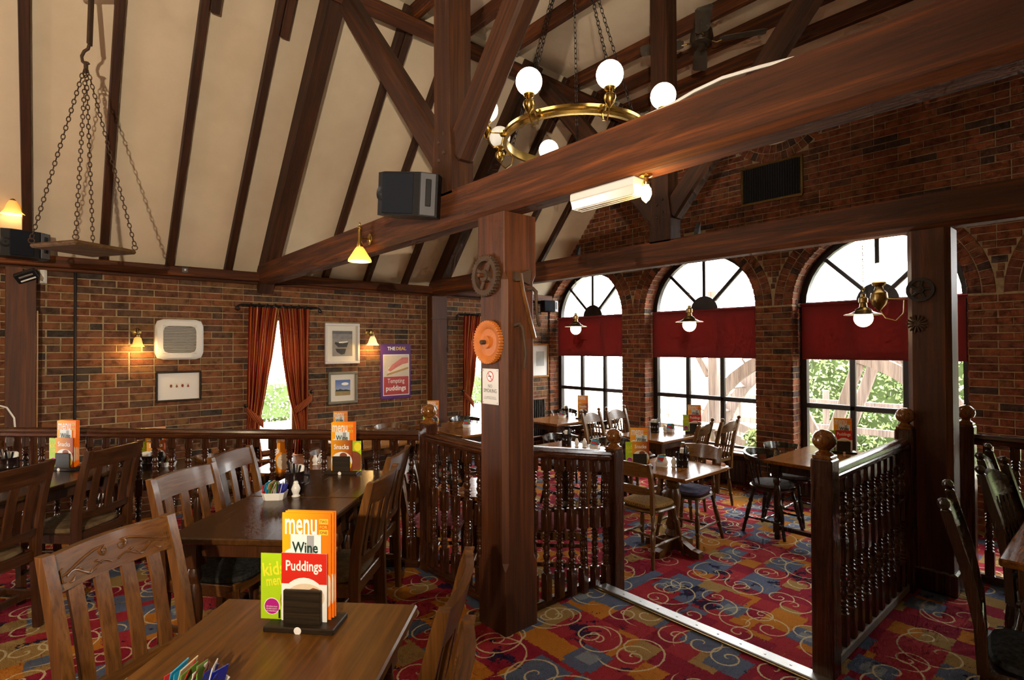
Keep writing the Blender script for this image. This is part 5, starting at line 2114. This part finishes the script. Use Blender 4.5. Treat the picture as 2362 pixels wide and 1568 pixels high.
def frame(label, cx, cz, w, h, fw, fm, mat_col, cat='picture', name='framed_picture'):
    T = thing(name, label, cat, (cx, YA, cz))
    for x, z, ww, hh in ((0, h / 2 - fw / 2, w, fw), (0, -h / 2 + fw / 2, w, fw), (-w / 2 + fw / 2, 0, fw, h - 2 * fw), (w / 2 - fw / 2, 0, fw, h - 2 * fw)):
        G().box((x, -.016, z), (ww, .032, hh), .005).obj('frame_side', fm, T)
    G().box((0, -.008, 0), (w - fw, .01, h - fw)).obj('mount', mat_col, T)
    return T


MOUNT = plain('cream_mount', (.70, .66, .58), .7, 0, .03)
T = frame('dark framed picture of four small shells below the white air vent', 1.13, 1.193, .44, .335, .02, DKW, plain('white_mount', (.72, .70, .68), .6, 0, .03))
for k in range(4):
    x = -.075 + .055 * k
    pr(T, rc(x - .019, x + .019, -.02, .035), MOUNT, -.0145)
    pr(T, [[(x - .012, -.008), (x, .024), (x + .012, -.008), (x, -.016)], ell(x, .004, .012, .018, None, 12)][(k + 1) % 2], CHOC_F if k < 2 else REDBR, -.0152)
WFR = plain('white_frame_paint', (.62, .60, .60), .4, 0, .04)
T = frame('white framed black and white photograph of a beached rowing boat', 3.035, 1.67, .485, .545, .035, WFR, MOUNT)
SKYG = plain('grey_photo_sky', (.22, .21, .21), .6, 0, .4)
DARKG = plain('dark_photo_grey', (.035, .033, .033), .6, 0, .4)
SAND = plain('photo_sand_grey', (.26, .24, .23), .6, 0, .3)
pr(T, rc(-.14, .14, -.17, .17), SAND, -.0145)
pr(T, rc(-.14, .14, .06, .13), SKYG, -.015)
pr(T, rc(-.14, .14, .13, .17), plain('photo_hills', (.12, .12, .12), .6, 0, .6), -.015)
pr(T, [(-.11, .0), (-.06, -.05), (.06, -.05), (.085, .02), (.0, .0), (-.10, .02)], DARKG, -.0155)
pr(T, [(-.10, -.07), (.05, -.07), (.03, -.14), (-.02, -.15), (-.08, -.11)], DARKG, -.0155)
pr(T, [(-.05, .005), (.075, .018), (.07, .03), (-.05, .022)], WHT, -.016)
GFR = plain('grey_green_frame', (.17, .16, .12), .5, 0, .2)
T = frame('grey framed landscape print with blue sky below the boat photograph', 3.04, 1.075, .41, .43, .035, GFR, MOUNT)
pr(T, rc(-.105, .105, -.105, .105), grad('landscape_sky', (.42, .48, .60), (.05, .12, .40), 2, .5), -.0145)
pr(T, rc(-.105, .105, -.105, -.045), plain('landscape_field', (.30, .22, .09), .6, 0, .3), -.015)
pr(T, [(-.105, -.045), (-.09, -.02), (-.07, -.03), (-.04, -.015), (.0, -.03), (.04, -.025), (.105, -.04), (.105, -.05)], plain('landscape_trees', (.03, .035, .03), .6), -.0155)
pr(T, ell(.03, .05, .05, .02), WHT, -.0155)
T = thing('poster', 'purple poster advertising puddings beside the flat oak post', 'poster', (3.842, YA, 1.268))
G().box((0, -.005, 0), (.485, .008, .79), .001).obj('sheet', PURP, T)
for x in (-.225, .225):
    for z in (-.38, .38):
        G().lathe([(.008, 0), (.006, .004), (1e-4, .005)], 8, None, (x, -.009, z), (0, -1, 0)).obj('pin', BRASS, T)
text(T, 'THE', WHT, -.075, .33, .125, .05, -.0115, .02)
text(T, 'DEAL', GOLDT, .085, .33, .165, .05, -.0115, .02)
pr(T, rc(-.205, .215, -.345, .245), WHT, -.0095)
pr(T, rc(-.195, .205, -.335, .235), plain('poster_photo', (.62, .55, .45), .4, 0, .12), -.0100)
pr(T, rc(-.195, .205, -.335, -.075), plain('poster_red', (.42, .035, .035), .35, 0, .05), -.0105)
text(T, 'Tempting', WHT, .0, -.145, .27, .085, -.0115, .0)
text(T, 'puddings', WHT, .0, -.25, .32, .095, -.0115, .02)
pr(T, [(-.15, -.06), (.2, .03), (.2, .06), (-.14, -.03)], plain('pie_crust', (.45, .27, .10), .5, 0, .3), -.0106)
pr(T, [(-.14, -.03), (.2, .06), (.2, .12), (-.12, .06)], plain('pie_cream', (.78, .68, .50), .5, 0, .1), -.0106)
pr(T, [(-.13, .02), (-.06, .1), (.02, .15), (.1, .2), (.2, .2), (.2, .12), (.1, .1), (.0, .05), (-.09, .0)], plain('rhubarb', (.60, .19, .17), .5, 0, .35), -.0111)
T = frame('oak framed picture in the far corner behind the massive post', 6.72, 1.37, .42, .60, .03, GOLDW, WHT)
pr(T, rc(-.10, .10, -.10, .16), plain('faded_print', (.45, .47, .48), .6, 0, .2), -.0145)

T = thing('no_smoking_sign', 'white no smoking sign below the orange gear wheel', 'sign', (1.945, 2.45, 1.39), -pi / 2)
G().box((0, -.002, 0), (.148, .003, .205), .001).obj('plate', WHITE, T)
pr(T, ell(0, .058, .031, .031, None, 32), plain('sign_red', (.55, .02, .015), .4), -.0042)
pr(T, ell(0, .058, .025, .025, None, 32), WHT, -.0047)
pr(T, [(-.016, .056), (.012, .056), (.012, .062), (-.016, .062)], DARK_T, -.0051)
pr(T, [(-.021, .077), (-.017, .081), (.021, .039), (.017, .035)], bpy.data.materials['sign_red'], -.0056)
text(T, 'NO', DARK_T, 0, .003, .036, .019, -.0045, .0)
text(T, 'SMOKING', DARK_T, 0, -.024, .118, .021, -.0045, .0)
text(T, 'It is against the law to\nsmoke in these premises', DARK_T, 0, -.065, .115, .018, -.0045, .0)
for x in (-.064, .064):
    for z in (-.092, .092):
        G().lathe([(.004, 0), (.003, .002), (1e-4, .0025)], 8, None, (x, -.0035, z), (0, -1, 0)).obj('screw', STEEL, T)

# radiators
for c, lab in ((4.11, 'low brown radiator under the middle arched window'), (1.96, 'low brown radiator under the right hand arched window')):
    T = thing('radiator', lab, 'radiator', (6.86, c, LOW + .03))
    BRP = bpy.data.materials.get('brown_radiator_paint') or plain('brown_radiator_paint', (.045, .02, .012), .45)
    G().box((0, 0, .17), (.05, 1.5, .30), .01).obj('panel', BRP, T)
    for k in range(30):
        G().box((-.03, -.72 + .05 * k, .17), (.014, .022, .27), .005).obj('fin', BRP, T)
T = thing('radiator', 'tall dark slatted radiator in the far room corner', 'radiator', (6.62, YA - .05, .0))
for k in range(8):
    G().box((-.16 + .045 * k, 0, .35), (.025, .035, .66), .006).obj('fin', FRAME, T)
G().box((0, 0, .69), (.40, .06, .03), .006).obj('top_rail', SILL, T)
G().box((0, 0, .02), (.38, .05, .03), .006).obj('bottom_rail', SILL, T)

# ------------------------------------------------------------------ garden outside
GRASS = fabric('pale_gravel_and_moss', (.30, .29, .20), (.55, .52, .44), 9)
g = G().box((24, 4, LOW - .35), (34, 60, .3))
structure(g.obj('garden_ground', GRASS, smooth=0))
g = G().box((1, 22, LOW - .35), (12, 28, .3))
structure(g.obj('garden_ground', GRASS, smooth=0))
LEAF = NT('hedge_leaves')
_oi = LEAF.N('NewGeometry')
LEAFM = LEAF.base(LEAF.ramp(_oi.outputs['Random Per Island'], [(0, (.08, .13, .04)), (.4, (.20, .28, .10)), (.75, (.36, .43, .20)), (1, (.55, .56, .36))]), .6)


def hedge(label, x0, x1, y0, y1, z1, n, seed):
    rg = np.random.default_rng(seed)
    T = thing('hedge', label, 'hedge', ((x0 + x1) / 2, (y0 + y1) / 2, LOW - .2))
    o = Matrix.Translation((-(x0 + x1) / 2, -(y0 + y1) / 2, -(LOW - .2)))
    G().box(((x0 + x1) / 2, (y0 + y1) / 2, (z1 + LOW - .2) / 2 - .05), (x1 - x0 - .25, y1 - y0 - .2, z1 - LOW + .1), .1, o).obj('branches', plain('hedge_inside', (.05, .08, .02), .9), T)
    c = np.c_[rg.uniform(x0, x1, n), rg.uniform(y0, y1, n), rg.uniform(LOW - .2, z1, n)]
    k = rg.random(n)
    along_y = (y1 - y0) > (x1 - x0)
    if along_y:
        c[:, 0] = np.where(k < .75, x0 + rg.normal(0, .06, n) + .08, c[:, 0])
    else:
        c[:, 1] = np.where(k < .75, y0 + rg.normal(0, .06, n) + .08, c[:, 1])
    c[:, 2] = np.where(k > .75, z1 + rg.normal(0, .05, n), c[:, 2])
    a = rg.normal(size=(n, 3))
    a /= np.linalg.norm(a, axis=1)[:, None]
    b = np.cross(a, rg.normal(size=(n, 3)))
    b /= np.linalg.norm(b, axis=1)[:, None]
    s = rg.uniform(.03, .06, n)[:, None]
    v = np.stack([c - a * s, c + b * s * .5, c + a * s, c - b * s * .5], 1).reshape(-1, 3) - np.array([(x0 + x1) / 2, (y0 + y1) / 2, LOW - .2])
    me = bpy.data.meshes.new('foliage')
    me.from_pydata(v.tolist(), [], np.arange(4 * n).reshape(-1, 4).tolist())
    me.materials.append(LEAFM)
    mobj('foliage', me, T)['kind'] = 'stuff'


hedge('clipped green hedge outside the right hand arched windows', 11.4, 12.3, -3.0, 5.2, 2.0, 16000, 1)
hedge('low leafy shrubs outside the middle arched window', 8.15, 8.6, 2.7, 4.0, .25, 4000, 2)
hedge('green shrubs outside the curtained windows of the long wall', .5, 13.5, 15.5, 16.3, .7, 8000, 3)
OUTW = wood('weathered_outdoor_timber', (.11, .09, .14), (.20, .175, .27), (.30, .265, .40), .8, 'Z', 1, .3)
T = thing('water_wheel', 'old timber water wheel outside the arched windows', 'water wheel', (9.15, 3.35, -.45))
Rw = 2.1
for dx in (0, .75):
    g = G()
    g.lathe([(Rw - .2, 0), (Rw, 0), (Rw, .09), (Rw - .2, .09), (Rw - .2, 0)], 44, None, (dx, 0, 0), (1, 0, 0))
    g.obj('rim', OUTW, T, smooth=20)
    for k in range(4):
        a = pi / 4 * k + .32
        G().bar((dx + .045, -Rw * .95 * math.cos(a), -Rw * .95 * math.sin(a)), (dx + .045, Rw * .95 * math.cos(a), Rw * .95 * math.sin(a)), .16, .07, .01, up=(1, 0, 0)).obj('spoke', OUTW, T)
for k in range(22):
    a = 2 * pi * k / 22
    M = Matrix.Rotation(a, 4, 'X')
    G().box((.42, 0, Rw - .02), (.8, .035, .22), .005, M).obj('paddle', OUTW, T)
G().lathe([(.16, -.2), (.16, 1.1)], 16, None, (0, 0, 0), (1, 0, 0)).obj('axle', OUTW, T)
for x, y, lab in ((8.6, 1.75, 'weathered post outside the right hand arched window'), (8.9, 4.9, 'weathered post outside the middle arched window')):
    T = thing('garden_post', lab, 'post', (x, y, LOW - .2))
    G().box((0, 0, 1.5), (.16, .16, 3.0), .015).obj('shaft', OUTW, T)
    G().bar((0, .1, 1.5), (0, .6, 2.4), .1, .1, .01).obj('brace', OUTW, T)
T = thing('garden_fence', 'timber rail fence outside the arched windows', 'fence', (10.7, 3.0, LOW - .2))
for z in (.55, 1.0):
    G().box((0, 0, z), (.05, 9.0, .12), .01).obj('fence_rail', OUTW, T)
for k in range(6):
    G().box((.05, -4.2 + 1.65 * k, .6), (.09, .09, 1.25), .01).obj('fence_post', OUTW, T)
T = thing('garden_bench', 'slatted garden table outside the middle arched window', 'garden table', (8.25, 5.0, LOW - .2))
for k in range(4):
    G().box((-.25 + .16 * k, 0, .72), (.14, 1.3, .035), .006).obj('slat', OUTW, T)
for sy in (-1, 1):
    G().bar((-.32, sy * .45, 0), (.15, sy * .45, .7), .08, .05, .006).obj('leg', OUTW, T)
    G().bar((.32, sy * .45, 0), (-.15, sy * .45, .7), .08, .05, .006).obj('leg', OUTW, T)
